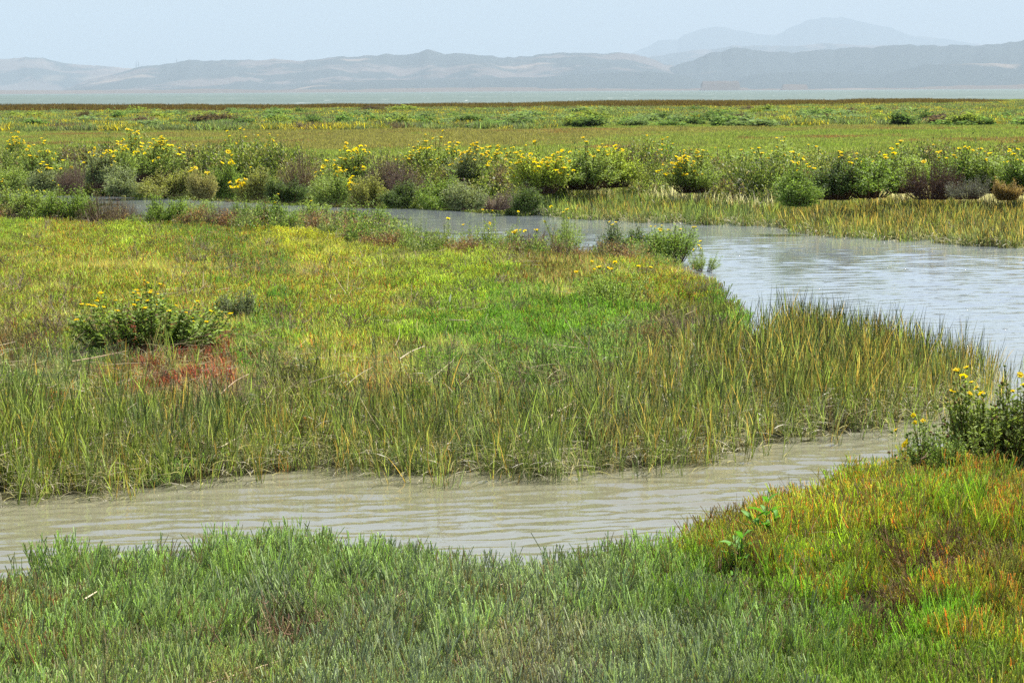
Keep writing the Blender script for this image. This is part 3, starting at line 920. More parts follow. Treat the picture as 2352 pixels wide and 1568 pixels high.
# cordgrass shelf below the far bank
x, y = fan(37, 64, 11, 3)
dF, dI, dB, sh, z = land(x, y)
u, v = W2P(x, y, z)
nn = noise2(x, y, 42, 3, 0.5)
k = (dB > -0.25) & (dB < sh + 0.4) & (sh > 1.5) & (R.uniform(0, 1, len(x)) < 0.95)
t1, t2 = cord_cols(k.sum(), u[k], v[k])
rr = sstep(1750, 1900, u[k])[:, None]
t2 = t2 * (1 - rr * 0.5) + rr * 0.5 * C['CO'] * KA
pale = ((dB[k] / sh[k] > 0.62) & (nn[k] > -0.3) & (R.uniform(0, 1, k.sum()) < 0.8))
pc = lin((226, 216, 190)) * 1.05
t1[pale], t2[pale] = pc, pc
hs = (0.8 + 0.2 * nn[k]) * R.uniform(0.75, 1.15, k.sum()) * np.where(pale, 1.2, 0.95)
scatter('far_cordgrass_cover', 'far_cordgrass', x[k], y[k], z[k], hs, t1, t2, 'olive and ochre cordgrass with bleached leaves below the far bank', 0.08)

# scrubby growth along the back edge of the island
x, y = fan(24, 46, 26, 3)
dF, dI, dB, sh, z = land(x, y)
u, v = W2P(x, y, z)
de = seg_dist(x, y, isl_back)
nn = noise2(x, y, 62, 3, 0.9)
k = (dI > 0.02) & (de < 0.9 + 0.6 * nn) & (u < 1620) & (R.uniform(0, 1, len(x)) < 0.8)
x, y, z, nn, u = x[k], y[k], z[k], nn[k], u[k]
n = len(x)
ch = R.uniform(0, 1, (n, 1)) + 0.3 * nn[:, None]
base = np.where(ch < 0.4, lin((112, 138, 54)), np.where(ch < 0.6, lin((132, 146, 84)), np.where(ch < 0.82, lin((138, 98, 74)), lin((112, 92, 74)))))
scatter('edge_growth', 'bank_tuft', x, y, z, R.uniform(0.3, 0.66, n) * (1 + 0.4 * nn) * np.where(u < 950, 1.35, 1.0), soft(base) * KA, soft(base * 1.2) * KA, 'low green and russet scrub fringing the back edge of the island', 0.12)

# leafy growth that clothes the far bank between the shrubs
x, y = fan(46, 76, 15, 3)
dF, dI, dB, sh, z = land(x, y)
nn = noise2(x, y, 61, 3, 0.5)
d = dB - sh
k = (d > -0.8) & (R.uniform(0, 1, len(x)) < np.where(d < 3.0, 1, 1 - sstep(3, 9, d + 3 * nn)))
x, y, z, nn, dd_ = x[k], y[k], z[k], nn[k], d[k]
n = len(x)
ch = R.uniform(0, 1, (n, 1)) + 0.25 * nn[:, None]
base = np.where(ch < 0.35, lin((120, 138, 46)), np.where(ch < 0.62, lin((84, 102, 36)), np.where(ch < 0.82, lin((140, 144, 62)), lin((112, 92, 68)))))
scatter('bank_growth', 'bank_tuft', x, y, z, R.uniform(0.5, 1.15, n) * (1 + 0.4 * nn) * (0.75 + 0.85 * np.exp(-((dd_ - 0.8) / 1.8) ** 2)), soft(base) * KA, soft(base * 1.2) * KA, 'mixed green and brownish leafy growth clothing the far bank between the shrubs', 0.12)

# the meadow behind the far bank
x, y = fan(44, 155, 4.2, 6)
dF, dI, dB, sh, z = land(x, y)
u, v = W2P(x, y, z)
k = (dB > sh + 0.2)
x, y, z, u, v = x[k], y[k], z[k], u[k], v[k]
n = len(x)
m1 = noise2(x, y, 51, 4, 0.06); m2 = noise2(x, y, 52, 4, 0.12)
sel = R.uniform(0, 1, n)
base = np.where((m1 + 0.3 * (sel - .5) > 0.1)[:, None], lin((140, 136, 78)), lin((132, 150, 72)))
base = np.where((m2 + 0.3 * (sel - .5) > 0.4)[:, None], lin((142, 108, 74)), base)
base = np.where((m2 < -0.42)[:, None], lin((122, 146, 62)), base)
brt = R.uniform(0.75, 1.2, (n, 1))
nearb = sstep(62, 50, y)[:, None]
scatter('marsh_meadow', 'mid_meadow', x, y, z, R.uniform(0.7, 1.25, n), base * KA * brt, (base * 0.5 + lin((140, 126, 78)) * 0.5) * KA * brt, 'low olive and russet meadow between the bank shrubs and the distant bushes', 0.05)

x, y = fan(150, 470, 0.85, 14)
fe = far_edge_y(x)
z = land(x, y)[4]
k = (y < fe - 1)
x, y, z, fe = x[k], y[k], z[k], fe[k]
n = len(x)
m1 = noise2(x, y, 53, 4, 0.03)
u, v = W2P(x, y, z)
brownband = (fe - y < 70 + 25 * noise2(x, y, 54, 3, 0.02)) & (x < 62)
base = np.where((m1 + R.uniform(-.2, .2, n) > 0)[:, None], lin((140, 148, 72)), lin((134, 154, 84)))
base = np.where(brownband[:, None], np.where(R.uniform(0, 1, (n, 1)) < 0.75, lin((104, 82, 44)), lin((106, 94, 44))), base)
brt = R.uniform(0.8, 1.2, (n, 1))
sc = R.uniform(0.8, 1.3, n)
sc = np.stack([sc, sc, sc * np.where(brownband, 3.2 + 1.6 * noise2(x, y, 57, 3, 0.06), 1.0)], -1)
scatter('distant_meadow', 'far_meadow', x, y, z, sc, base * KA * brt, base * KA * brt, 'distant green meadow and brown band of rushes at the bay shore', 0.03)

# low scrub that fills between the distant bushes
x, y = fan(138, 330, 0.45, 10)
fe = far_edge_y(x)
z = land(x, y)[4]
k = (y < fe - 30) & (noise2(x, y, 55, 3, 0.05) > -0.35)
x, y, z = x[k], y[k], z[k]
n = len(x)
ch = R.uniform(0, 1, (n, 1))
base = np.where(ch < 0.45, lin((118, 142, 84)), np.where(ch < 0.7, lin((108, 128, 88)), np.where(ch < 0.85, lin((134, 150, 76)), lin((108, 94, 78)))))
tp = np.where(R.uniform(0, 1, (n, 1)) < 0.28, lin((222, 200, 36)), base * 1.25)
scatter('distant_scrub', 'far_scrub', x, y, z, R.uniform(0.6, 1.2, n), (base * 0.45 + 0.4 * lin((96, 84, 60))) * KA, tp * KA, 'grey green flowering scrub filling the distant marsh plain', 0.04)  # lower tint: brown stems, plus shade at the tuft bases put into the colour

# ------------------------------------------------------------------ shrubs
M_leaf = object_leaf_mat('shrub_leaf', 0.38, 0.6, 0.2)
M_stem = object_leaf_mat('shrub_stem', 0.0, 0.7, 0.2, stem=True)
M_petal = plain_mat('petal_yellow', (255, 226, 12), 0.6, 0.4, 0.08, 30)
M_disc = plain_mat('flower_disc', (248, 200, 14), 0.8, 0, 0.2, 60)
M_cup = plain_mat('bud_green', (120, 140, 60), 0.6, 0.1, 0.2, 60)


def flower_mesh(name, rays=16, rad=0.02, fine=True):
    g = Geo()
    me = None
    rg = np.random.default_rng(rays)
    verts, quads, mats = [], [], []
    def addq(vs, m):
        k = len(verts); verts.extend(vs); quads.append([k, k + 1, k + 2, k + 3]); mats.append(m)
    for i in range(rays):
        a = i * 2 * math.pi / rays + rg.normal(0, 0.05)
        L = rad * rg.uniform(0.9, 1.12)
        up = rg.uniform(0.05, 0.45) * L
        c, s = math.cos(a), math.sin(a)
        w = rad * (0.20 if fine else 0.42)
        i0 = rad * 0.3
        addq([(c * i0 + s * w * .5, s * i0 - c * w * .5, 0.2 * rad), (c * L * .7 + s * w, s * L * .7 - c * w, .2 * rad + up), (c * L, s * L, .2 * rad + up), (c * L * .7 - s * w, s * L * .7 + c * w, .2 * rad + up)], 0)
    ns = 10 if fine else 6
    prof = [(0.0, 0.62), (0.25, 0.55), (0.42, 0.3), (0.42, 0.12)]
    for j in range(len(prof) - 1):
        for i in range(ns):
            a0, a1 = i * 2 * math.pi / ns, (i + 1) * 2 * math.pi / ns
            (r0, z0), (r1, z1) = prof[j], prof[j + 1]
            addq([(r1 * rad * math.cos(a0), r1 * rad * math.sin(a0), z1 * rad), (r1 * rad * math.cos(a1), r1 * rad * math.sin(a1), z1 * rad),
                  (r0 * rad * math.cos(a1), r0 * rad * math.sin(a1), z0 * rad), (r0 * rad * math.cos(a0), r0 * rad * math.sin(a0), z0 * rad)], 1)
    prof = [(0.40, 0.15), (0.48, -0.1), (0.3, -0.42), (0.06, -0.5)]
    for j in range(len(prof) - 1):
        for i in range(ns):
            a0, a1 = i * 2 * math.pi / ns, (i + 1) * 2 * math.pi / ns
            (r0, z0), (r1, z1) = prof[j], prof[j + 1]
            addq([(r1 * rad * math.cos(a0), r1 * rad * math.sin(a0), z1 * rad), (r1 * rad * math.cos(a1), r1 * rad * math.sin(a1), z1 * rad),
                  (r0 * rad * math.cos(a1), r0 * rad * math.sin(a1), z0 * rad), (r0 * rad * math.cos(a0), r0 * rad * math.sin(a0), z0 * rad)], 2)
    me = bpy.data.meshes.new(name)
    me.from_pydata(verts, [], quads)
    for m in (M_petal, M_disc, M_cup): me.materials.append(m)
    me.polygons.foreach_set('material_index', mats)
    me.update()
    return me


FL_near = flower_mesh('flower_head', 18, 0.024, True)
FL_far = flower_mesh('flower_head_small', 8, 0.052, False)


def bud_mesh(rad=0.009):
    g = Geo()
    th = np.linspace(0, math.pi, 5); ph = np.arange(6) * math.pi / 3
    v = [(rad * math.sin(t) * math.cos(p), rad * math.sin(t) * math.sin(p), -rad * 0.9 * math.cos(t)) for t in th for p in ph]
    q = [[i * 6 + j, i * 6 + (j + 1) % 6, (i + 1) * 6 + (j + 1) % 6, (i + 1) * 6 + j] for i in range(4) for j in range(6)]
    me = bpy.data.meshes.new('bud'); me.from_pydata(v, [], q); me.materials.append(M_cup); me.update()
    return me


BUD = bud_mesh()
SPENT = BUD.copy(); SPENT.name = 'spent_head'; SPENT.materials.clear(); SPENT.materials.append(plain_mat('spent_brown', (120, 84, 58), 0.8, 0, 0.2, 60))
VAR = {}
def variants(kind, lst):
    VAR[kind] = []
    for kw in lst:
        gs, gl, tips, td = shrub(**kw)
        VAR[kind].append((gs.mesh('shrub_stems', M_stem), gl.mesh('shrub_foliage', M_leaf), tips, td))

variants('bank', [dict(seed=700 + s, n=150, per=60, leaf=0.056, w=0.020, t0=0.36) for s in range(6)])
variants('low', [dict(seed=720 + s, n=140, per=70, leaf=0.058, w=0.015, t0=0.08, upright=0.5) for s in range(4)])
variants('twiggy', [dict(seed=740 + s, n=260, per=34, leaf=0.034, w=0.015, t0=0.25, hv=0.35, upright=0.7, rad=0.58) for s in range(3)])
variants('edge', [dict(seed=760 + s, n=64, per=70, hv=0.35, leaf=0.042, w=0.014, t0=0.2, upright=1.0, rad=0.6) for s in range(5)])
variants('fine', [dict(seed=780 + s, n=130, per=42, leaf=0.060, w=0.016, t0=0.35, fine=True, K=8, leafw=0.34, lmin=0.85, hv=0.7) for s in range(3)])
variants('open', [dict(seed=790 + s, n=90, per=55, lmin=0.7, hv=0.4, leaf=0.046, w=0.016, t0=0.18, fine=True, K=8, upright=0.7, rad=0.6, leafw=0.30) for s in range(4)])
variants('distant', [dict(seed=800 + s, n=60, per=22, leaf=0.16, w=0.03, t0=0.3, rad=0.55, leafw=0.6) for s in range(6)])
counter = {}


def place_shrub(name, kind, u, vb, wpx, vt, col, label, cat, group=None, flowers=0, stem=(112, 88, 66), fl_side=None, fl_mesh=None, zg=None, buds=0, fs=1.0, var=None, down=0.0):
    """a shrub rooted where the ground shows at (u, vb), wpx wide and reaching up to vt in the photograph's units"""
    z = ZP if zg is None else zg
    for _ in range(4):
        x, y = P2W(u, vb, z)
        z = float(ground_z(x, y)[0])
    z = max(z, 0.02)
    x, y = P2W(u, vb, z)
    ppm = FPX / y
    if name == 'shrub' and u > 1260 and vb < 475 and kind in ('bank', 'low') and wpx > 90: wpx, vt = wpx * 1.22, vt - 8
    if group == GB and kind == 'bank': wpx = wpx * 1.22
    w, h = wpx / ppm * 1.12, (vb - vt) / ppm * (1.3 if kind == 'open' else 1.08 if kind == 'edge' or (group != GB and u > 900) else 1.2 if wpx < 400 and kind != 'fine' else 1.08)
    k = counter[kind] = counter.get(kind, -1) + 1
    gs, gl, tips, td = VAR[kind][(k if var is None else var) % len(VAR[kind])]
    root = bpy.data.objects.new(name, None)
    link(root)
    root.empty_display_size = 0.2
    root.location = (x, y, z)
    root.rotation_euler = (0, 0, random.uniform(0, 6.28))
    root.scale = (w, w, h)
    tag(root, label, cat, group)
    f = link(bpy.data.objects.new('foliage', gl), root)
    f.color = (*(soft(lin(col)) * (1.12 if kind != 'fine' else 1.1)), 1)
    s = link(bpy.data.objects.new('stems', gs), root)
    s.color = (*(lin(stem) * 0.9), 1)
    flowers = min(100, int(flowers * 3.0)) if kind in ('bank', 'low') and wpx != 0 and group == GB else flowers
    if flowers:
        order = np.argsort(-(tips[:, 2] + R.uniform(0, 0.5, len(tips))))
        if fl_side is not None:                       # flowers gathered on one flank
            a = root.rotation_euler.z
            side = tips[:, 0] * math.cos(a) - tips[:, 1] * math.sin(a)
            order = np.argsort(-(side * fl_side * 2 + tips[:, 2] * 0.4 - R.uniform(0, 0.6, len(tips))))
        for j in range(flowers):
            i = order[j % min(len(order), 100)]
            p = tips[i] + R.normal(0, 0.012 + 0.03 * (j // 100), 3) + np.array([0, 0, 0.012])
            fo = link(bpy.data.objects.new('flower_head', fl_mesh or FL_far), root)
            fo.location = p
            fo.rotation_euler = (R.normal(0.25, 0.5), R.normal(0, 0.5), R.uniform(0, 6.28))
            ss = fs * R.uniform(0.5, 1.2)
            fo.scale = (ss / w, ss / w, ss / h)
        for j in range(buds):
            i = order[(flowers + j) % len(order)]
            bo = link(bpy.data.objects.new(*(('spent_head', SPENT) if j % 3 == 2 else ('bud', BUD))), root)
            bo.location = tips[i] + np.array([0, 0, 0.004])
            ss = R.uniform(0.8, 1.2)
            bo.scale = (ss / w, ss / w, ss / h)
    return root


GB = 'shrubs crowding the far bank of the creek'
LG, GR, YGc, DGc, GYc, OLc, BRc, PUc, STc = (136, 156, 62), (118, 144, 44), (156, 172, 40), (84, 106, 42), (128, 140, 88), (142, 144, 62), (126, 108, 80), (104, 86, 76), (160, 152, 88)
DK = (112, 86, 76)
bank = [
 ('bank', 26, 372, 56, 315, LG, 'small yellow flowered shrub standing alone behind the far bank, leftmost of all', 14, None),
 ('low', 10, 436, 110, 375, LG, 'pale green shrub low over the water at the left end of the far bank', 2, None),
 ('low', 84, 438, 100, 385, GYc, 'grey green low shrub at far bank water line, second from the left end', 3, None),
 ('bank', 118, 425, 100, 340, LG, 'green shrub with a few yellow flowers left of the blackish shrub', 8, None),
 ('twiggy', 175, 440, 74, 362, PUc, 'blackish purple dry shrub in the left part of the far bank', 0, None),
 ('bank', 222, 430, 90, 345, GYc, 'grey green shrub just right of the blackish dry shrub', 10, None),
 ('bank', 268, 425, 80, 335, LG, 'green shrub between the grey green one and the tall mass of yellow flowers', 6, None),
 ('bank', 328, 415, 112, 318, LG, 'tall shrub crowned with dense yellow flowers, first of the flowery pair', 60, None),
 ('bank', 418, 412, 104, 338, YGc, 'shrub thick with yellow flowers, second of the flowery pair', 60, None),
 ('low', 280, 446, 110, 385, GYc, 'dark grey green low shrub at the water under the flowery pair', 0, None),
 ('low', 386, 449, 120, 385, OLc, 'olive low shrub spilling toward the water below the second flowery shrub', 0, None),
 ('low', 470, 453, 70, 388, STc, 'straw tinted low shrub beside the bright green one at the water', 2, None),
 ('bank', 540, 392, 90, 314, GR, 'tall rounded dark green shrub standing up behind the flowery ones', 4, None),
 ('low', 512, 454, 74, 368, GR, 'bright green upright shrub at the water under the tall rounded one', 3, None),
 ('low', 592, 457, 96, 385, OLc, 'olive straw shrub at the water right of the bright green one', 8, -1),
 ('bank', 636, 418, 100, 328, LG, 'grey green shrub with scattered yellow heads on top beside brown twigs', 28, None),
 ('low', 655, 463, 104, 405, DGc, 'dark green low shrub at the water below the brown twiggy one', 0, None),
 ('twiggy', 704, 440, 92, 350, BRc, 'brown twiggy dry shrub between two flowering shrubs', 0, None),
 ('low', 752, 466, 100, 395, LG, 'pale green mound at the water beside the grassy tuft', 2, None),
 ('bank', 806, 440, 98, 335, LG, 'brown stemmed shrub with a sloping bank of yellow flowers on its left', 44, -1),
 ('low', 850, 472, 90, 398, OLc, 'olive grassy low shrub at the water under the sloping flowers', 4, -1),
 ('twiggy', 918, 448, 128, 345, PUc, 'big purple brown shrub, widest of the dry ones, on the middle of the bank', 0, None),
 ('bank', 985, 425, 120, 324, LG, 'tall green shrub with yellow heads behind the big purple brown one', 26, None),
 ('low', 925, 474, 100, 415, DGc, 'dark green low shrub at the water under the big purple brown one', 0, None),
 ('low', 1010, 477, 110, 405, GR, 'mid green low shrub at the water right of the big purple brown one', 0, None),
 ('bank', 1082, 430, 90, 345, GYc, 'grey green shrub with a thin line of yellow heads', 16, None),
 ('bank', 1150, 425, 96, 340, LG, 'green shrub with yellow heads left of the dark leaning mass', 20, None),
 ('low', 1075, 479, 110, 415, GYc, 'grey green sprawling shrub at the water with bare grey twigs', 0, None),
 ('twiggy', 1128, 480, 90, 432, (128, 112, 104), 'low grey bare twigs at the water edge near the creek bend', 0, None),
 ('bank', 1240, 442, 108, 348, YGc, 'brown stemmed shrub crowned with the densest yellow flowers at the bend', 64, None),
 ('low', 1192, 486, 92, 425, DGc, 'deep green low shrub overhanging the water where the cordgrass starts', 0, None),
 ('bank', 1335, 432, 110, 348, LG, 'pale green shrub behind the start of the cordgrass shelf', 4, None),
 ('bank', 1408, 428, 90, 344, YGc, 'bright yellow green shrub behind the cordgrass shelf', 5, None),
 ('bank', 1495, 430, 120, 340, GR, 'green shrub topped by a few high yellow heads behind the cordgrass', 14, None),
 ('bank', 1592, 440, 84, 368, LG, 'small shrub with a steep cascade of yellow flowers above the cordgrass', 46, -1),
 ('bank', 1678, 440, 170, 352, GR, 'broad dome shaped green shrub with a dark hollow base', 14, None),
 ('bank', 1842, 432, 170, 345, LG, 'broad green shrub with a string of yellow heads along its crest', 18, None),
 ('low', 1828, 470, 110, 385, GR, 'green shrub in front reaching down to the notch in the cordgrass', 3, None),
 ('bank', 1922, 455, 110, 375, DGc, 'dark grey green shrub right of the notch', 2, None),
 ('bank', 2002, 452, 120, 365, GR, 'bright green leafy shrub left of the dark maroon one', 2, None),
 ('bank', 2078, 440, 100, 352, LG, 'light green shrub behind the gap before the dark maroon one', 3, None),
 ('twiggy', 2136, 455, 104, 358, (84, 60, 54), 'dark maroon brown dry shrub at the right of the far bank', 3, None),
 ('bank', 2205, 440, 90, 362, GR, 'green shrub directly behind the grey twiggy clump', 4, None),
 ('twiggy', 2222, 456, 80, 400, (112, 116, 104), 'grey twiggy clump right of the dark maroon shrub', 0, None),
 ('bank', 2290, 440, 110, 352, LG, 'light green shrub at the right edge of the far bank', 5, None),
 ('low', 2312, 458, 70, 412, (158, 130, 66), 'low orange and green shrub at the right edge above the bleached cordgrass', 0, None),
 ('bank', 2380, 446, 110, 362, GR, 'green shrub cut by the right edge of the picture', 3, None),
]
for kind, u, vb, w, vt, col, lab, nf, side in bank:
    place_shrub('shrub', kind, u, vb, w * 1.12, vt, col, lab, 'shrub', GB, nf, DK if kind == 'twiggy' else (104, 80, 60), side)

GI = 'shrubs along the back edge of the marsh island'
edge = [
 (20, 512, 110, 448, LG, 'leafy green plant with orange yellow heads at the left end of the island edge', 6),
 (95, 516, 110, 452, LG, 'green plant with yellow heads beside dark twigs at island edge', 4),
 (160, 520, 100, 455, GR, 'darker green plant in front of the grey dead stems', 2),
 (235, 524, 90, 440, None, 'clump of tall grey brown dead stems at the island edge', 0),
 (290, 518, 70, 445, None, 'thin dark leafless stems where the water first shows', 0),
 (372, 526, 90, 468, GR, 'green leafy plant in front of the first strip of water', 0),
 (445, 526, 90, 470, LG, 'pale green plant left of the dark brown stems', 0),
 (515, 530, 80, 460, None, 'dark brown upright stems between two green plants', 0),
 (560, 528, 60, 470, GR, 'small dark green plant next to the brown stems', 0),
 (648, 536, 90, 472, GR, 'leafy plant right of the small gap of water', 2),
 (735, 538, 100, 475, LG, 'pale leafy plant in the middle of the leafy row', 1),
 (830, 545, 120, 482, GR, 'wide green leafy plant ending the leafy row', 0),
 (960, 585, 66, 508, GR, 'first sparse upright plant against the open water', 0),
 (1020, 588, 70, 515, LG, 'sparse upright leafy plant against the open water, second of them', 1),
 (1085, 585, 80, 505, LG, 'sparse plant with small heads beside the russet stems', 2),
 (1150, 585, 80, 486, LG, 'tall sparse plant lifting a cluster of yellow heads over the water', 8),
 (1205, 586, 90, 515, None, 'russet dead stems with a few yellow heads over the water', 3),
 (1305, 584, 80, 490, LG, 'tall sparse plant with yellow heads and gaps of water around it', 6),
 (1425, 600, 100, 528, DGc, 'dark stemmed plant at the left of the big yellow headed pair', 3),
 (1535, 606, 130, 525, GR, 'bushy bright plant with many yellow heads near the island corner', 12),
 (1612, 622, 60, 572, LG, 'small leafy plant hanging over the water at the island corner', 4),
]
for u, vb, w, vt, col, lab, nf in edge:
    if col is None:
        place_shrub('shrub', 'twiggy', u, vb, w, vt, (118, 100, 84), lab, 'shrub', GI, nf, (92, 70, 60), var=u)
    else:
        place_shrub('shrub', 'bank' if u < 900 or 1400 < u < 1600 else 'edge', u, vb, w * 1.35, vt - (20 if u < 310 else 12 if u < 900 else 14), col, lab, 'shrub', GI, nf, (96, 72, 56), fs=0.5)

place_shrub('flowering_shrub', 'fine', 345, 822, 310, 662, (128, 152, 56), 'dark based green shrub dotted with yellow daisies in the left middle of the island', 'shrub', 'gumplant shrubs with daisies', 48, (84, 62, 50), fl_mesh=FL_near, fs=1.0, buds=30)
place_shrub('flowering_shrub', 'fine', 545, 745, 100, 662, (128, 140, 98), 'small grey green shrub without flowers right of the daisy covered shrub', 'shrub', None, 0, (90, 70, 60), fl_mesh=FL_near)
place_shrub('flowering_shrub', 'open', 1410, 705, 150, 600, (150, 172, 76), 'loose pale green shrub with eight yellow daisies near the island corner', 'shrub', 'gumplant shrubs with daisies', 9, (120, 110, 60), fl_mesh=FL_near, fs=1.3)
place_shrub('flowering_shrub', 'fine', 2262, 1112, 300, 870, (128, 146, 58), 'tall shrub with brown stems and yellow daisies on the near bank at right', 'shrub', 'near bank gumplants', 8, (106, 68, 50), fl_mesh=FL_near, fs=1.0, buds=34)
place_shrub('flowering_shrub', 'fine', 2365, 1116, 280, 850, (116, 132, 52), 'dark green shrub with brown stems and daisies cut by the right edge of the picture', 'shrub', 'near bank gumplants', 5, (96, 62, 50), fl_mesh=FL_near, fs=1.0, buds=24)
place_shrub('flowering_shrub', 'fine', 2155, 1138, 160, 960, (128, 152, 66), 'small leafy shrub with buds on the near bank, left of the tall open one', 'shrub', 'near bank gumplants', 3, (120, 84, 60), fl_mesh=FL_near, fs=0.85, buds=18)
place_shrub('flowering_shrub', 'open', 2060, 1165, 80, 1020, (138, 160, 80), 'thin sprig with one yellow daisy leaning over the water at the near bank', 'shrub', 'near bank gumplants', 2, (120, 90, 66), fl_mesh=FL_near, fs=0.8, buds=8)

# distant bushes, too small to show parts
GD = 'bushes dotted over the distant marsh plain'
rows = []
for i in range(150):
    vv = 262 + 40 * R.uniform(0, 1) ** 0.8
    rows.append((R.uniform(-40, 2400), vv))
dist_cols = [(112, 138, 78), (122, 142, 94), (134, 148, 72), (94, 116, 66), (108, 92, 80), (90, 78, 62)]
dist_lab = ['green bush among the many small bushes across the distant marsh', 'grey green bush among the many small bushes across the distant marsh', 'yellowish bush among the many small bushes across the distant marsh',
            'dark green bush among the many small bushes across the distant marsh', 'brownish bush among the many small bushes across the distant marsh', 'dark brown bush among the many small bushes across the distant marsh']
M_dull = object_leaf_mat('bush_leaf', 0.45, 0.9, 0.05)
DISTANT = []
for s in range(6):
    me = VAR['distant'][s][1].copy(); me.materials.clear(); me.materials.append(M_dull); DISTANT.append(me)
for u, vb in rows:
    x, y = P2W(u, vb, ZP)
    x, y = x * 1.0, y
    z = float(ground_z(x, y)[0])
    if z < 0.2 or y > far_edge_y(np.array([x]))[0] - 25: continue
    i = int(R.choice(6, p=[0.3, 0.24, 0.16, 0.16, 0.09, 0.05]))
    k = int(R.integers(0, 6))
    o = link(bpy.data.objects.new('bush', DISTANT[k]))
    w = R.uniform(1.2, 3.0)
    o.location = (x, y, z)
    o.rotation_euler = (0, 0, R.uniform(0, 6.28))
    o.scale = (w, w, R.uniform(0.55, 0.95))
    o.color = (*(lin(dist_cols[i]) * KA), 1)
    tag(o, dist_lab[i], 'bush', GD)

# the broad leaved weed at the water's edge on the near bank
M_weed = plain_mat('broad_leaf', (104, 160, 56), 0.6, 0.35, 0.3, 12, 0.25)


def weed(u, vb, vt, seed, label):
    rg = np.random.default_rng(seed)
    z = 0.2
    for _ in range(3):
        x, y = P2W(u, vb, z); z = float(ground_z(x, y)[0])
    h = (vb - vt) / (FPX / y) * 1.25
    root = link(bpy.data.objects.new('broadleaf_weed', None)); root.location = (x, y, z)
    tag(root, label, 'weed', 'broad leaved weeds on the near bank')
    for st in range(3):
        a = rg.uniform(0, 6.28)
        lean = np.array([math.cos(a), math.sin(a), 0]) * (0.35 if st else 0.05)
        P = bent(np.zeros((1, 3)), unit(np.array([[0, 0, 1.0]]) + lean), np.array([h * (1.0 if st == 0 else 0.7)]), 6, lean[None] * 0.3)
        g = Geo(); tubes(g, P, np.linspace(0.004, 0.002, 6)[None], np.array([.5]), np.full((1, 6), .5), 5)
        so = link(bpy.data.objects.new('stem', g.mesh('weed_stem', M_weed)), root)
        for j in range(9):
            t = 0.25 + 0.72 * j / 8
            o = P[0][int(t * 5)]
            an = j * 2.4 + st
            d = unit(np.array([math.cos(an), math.sin(an), 0.35 + 0.9 * t]))
            L = 0.16 * (1.1 - 0.5 * t) * rg.uniform(0.8, 1.2)
            Q = bent(o[None], d[None], np.array([L]), 6, np.array([[math.cos(an), math.sin(an), 0]]) * 0.1, 0.3)
            S = np.array([[-math.sin(an), math.cos(an), rg.normal(0, 0.25)]])
            g = Geo()
            W = L * 0.3 * np.array([[0.3, 0.75, 1.0, 0.9, 0.55, 0.05]])
            up = np.array([0, 0, 1.0]) * (W[0] * 0.22)[:, None]
            Sn = unit(S)[0]
            v = np.stack([Q[0] - Sn * W[0][:, None] / 2 + up, Q[0], Q[0] + Sn * W[0][:, None] / 2 + up], 1).reshape(-1, 3)
            q = []
            for k in range(5):
                q += [[k * 3, k * 3 + 1, k * 3 + 4, k * 3 + 3], [k * 3 + 1, k * 3 + 2, k * 3 + 5, k * 3 + 4]]
            g.add(v, q)
            link(bpy.data.objects.new('leaf', g.mesh('weed_leaf', M_weed, True)), root)


weed(1755, 1290, 1165, 31, 'bright broad leaved weed beside the water on the near bank, the taller one')
weed(1700, 1345, 1235, 32, 'low spreading broad leaved weed below and left of the taller one')

# ------------------------------------------------------------------ loose stalks
M_stalk = plain_mat('dead_reed', (176, 152, 118), 0.6, 0, 0.3, 40)
M_bleach = plain_mat('bleached_reed', (206, 190, 156), 0.6, 0, 0.15, 40)
M_white = plain_mat('white_feather', (240, 240, 238), 0.6, 0.2, 0.05, 40)


def stalk(pts, rad, label, mat, group='loose dead reed stalks', name='reed_stalk', cat='stalk', lift=0.12, rise=0.0):
    w = []
    for (u, v) in pts:
        z = 0.3
        for _ in range(4):
            x, y = P2W(u, v, z); z = float(ground_z(x, y)[0]) + lift
        w.append((x, y, z))
    w = np.array(w)
    if rise:
        w[:] = w[-1]; w[:, 2] += np.linspace(rise, -lift, len(w)); w[:, 0] += np.array([(p[0] - pts[-1][0]) for p in pts]) / (FPX / w[-1, 1])
    t = np.linspace(0, 1, len(w)); tt = np.linspace(0, 1, 14)
    P = np.stack([np.interp(tt, t, w[:, i]) for i in range(3)], -1)
    for _ in range(2): P[1:-1] = (P[:-2] + P[1:-1] * 2 + P[2:]) / 4
    c = P.mean(0)
    g = Geo(); tubes(g, (P - c)[None], np.linspace(1.1, 0.7, 14)[None] * rad, np.array([.5]), np.full((1, 14), .5), 6)
    o = link(bpy.data.objects.new(name, g.mesh(name, mat, True)))
    o.location = c
    return tag(o, label, cat, group)


stalk([(470, 1572), (600, 1530), (735, 1488)], 0.0034, 'long thin brown reed stalk lying slantwise in the near glasswort', M_stalk, lift=0.2)
stalk([(972, 1334), (1060, 1347), (1140, 1348), (1205, 1343)], 0.0036, 'long curved pale reed stalk lying level in the near glasswort', M_bleach, lift=0.2)
stalk([(205, 1296), (240, 1305), (262, 1309)], 0.004, 'short dark stalk near the water at the left of the near bank', M_stalk, lift=0.24)
stalk([(195, 1375), (222, 1358)], 0.004, 'short bleached splinter in the near glasswort at left', M_bleach, lift=0.24)
stalk([(1032, 735), (1056, 736), (1078, 737)], 0.0045, 'straight bleached stalk lying level on the green island grass', M_bleach, lift=0.17)
stalk([(1210, 912), (1250, 885), (1312, 870)], 0.006, 'thick bleached reed stalk, uppermost of the pale bundle on the island', M_bleach, lift=0.18)
stalk([(1222, 912), (1262, 893), (1300, 878)], 0.005, 'bleached reed stalk just under the uppermost of the pale bundle', M_bleach, lift=0.16)
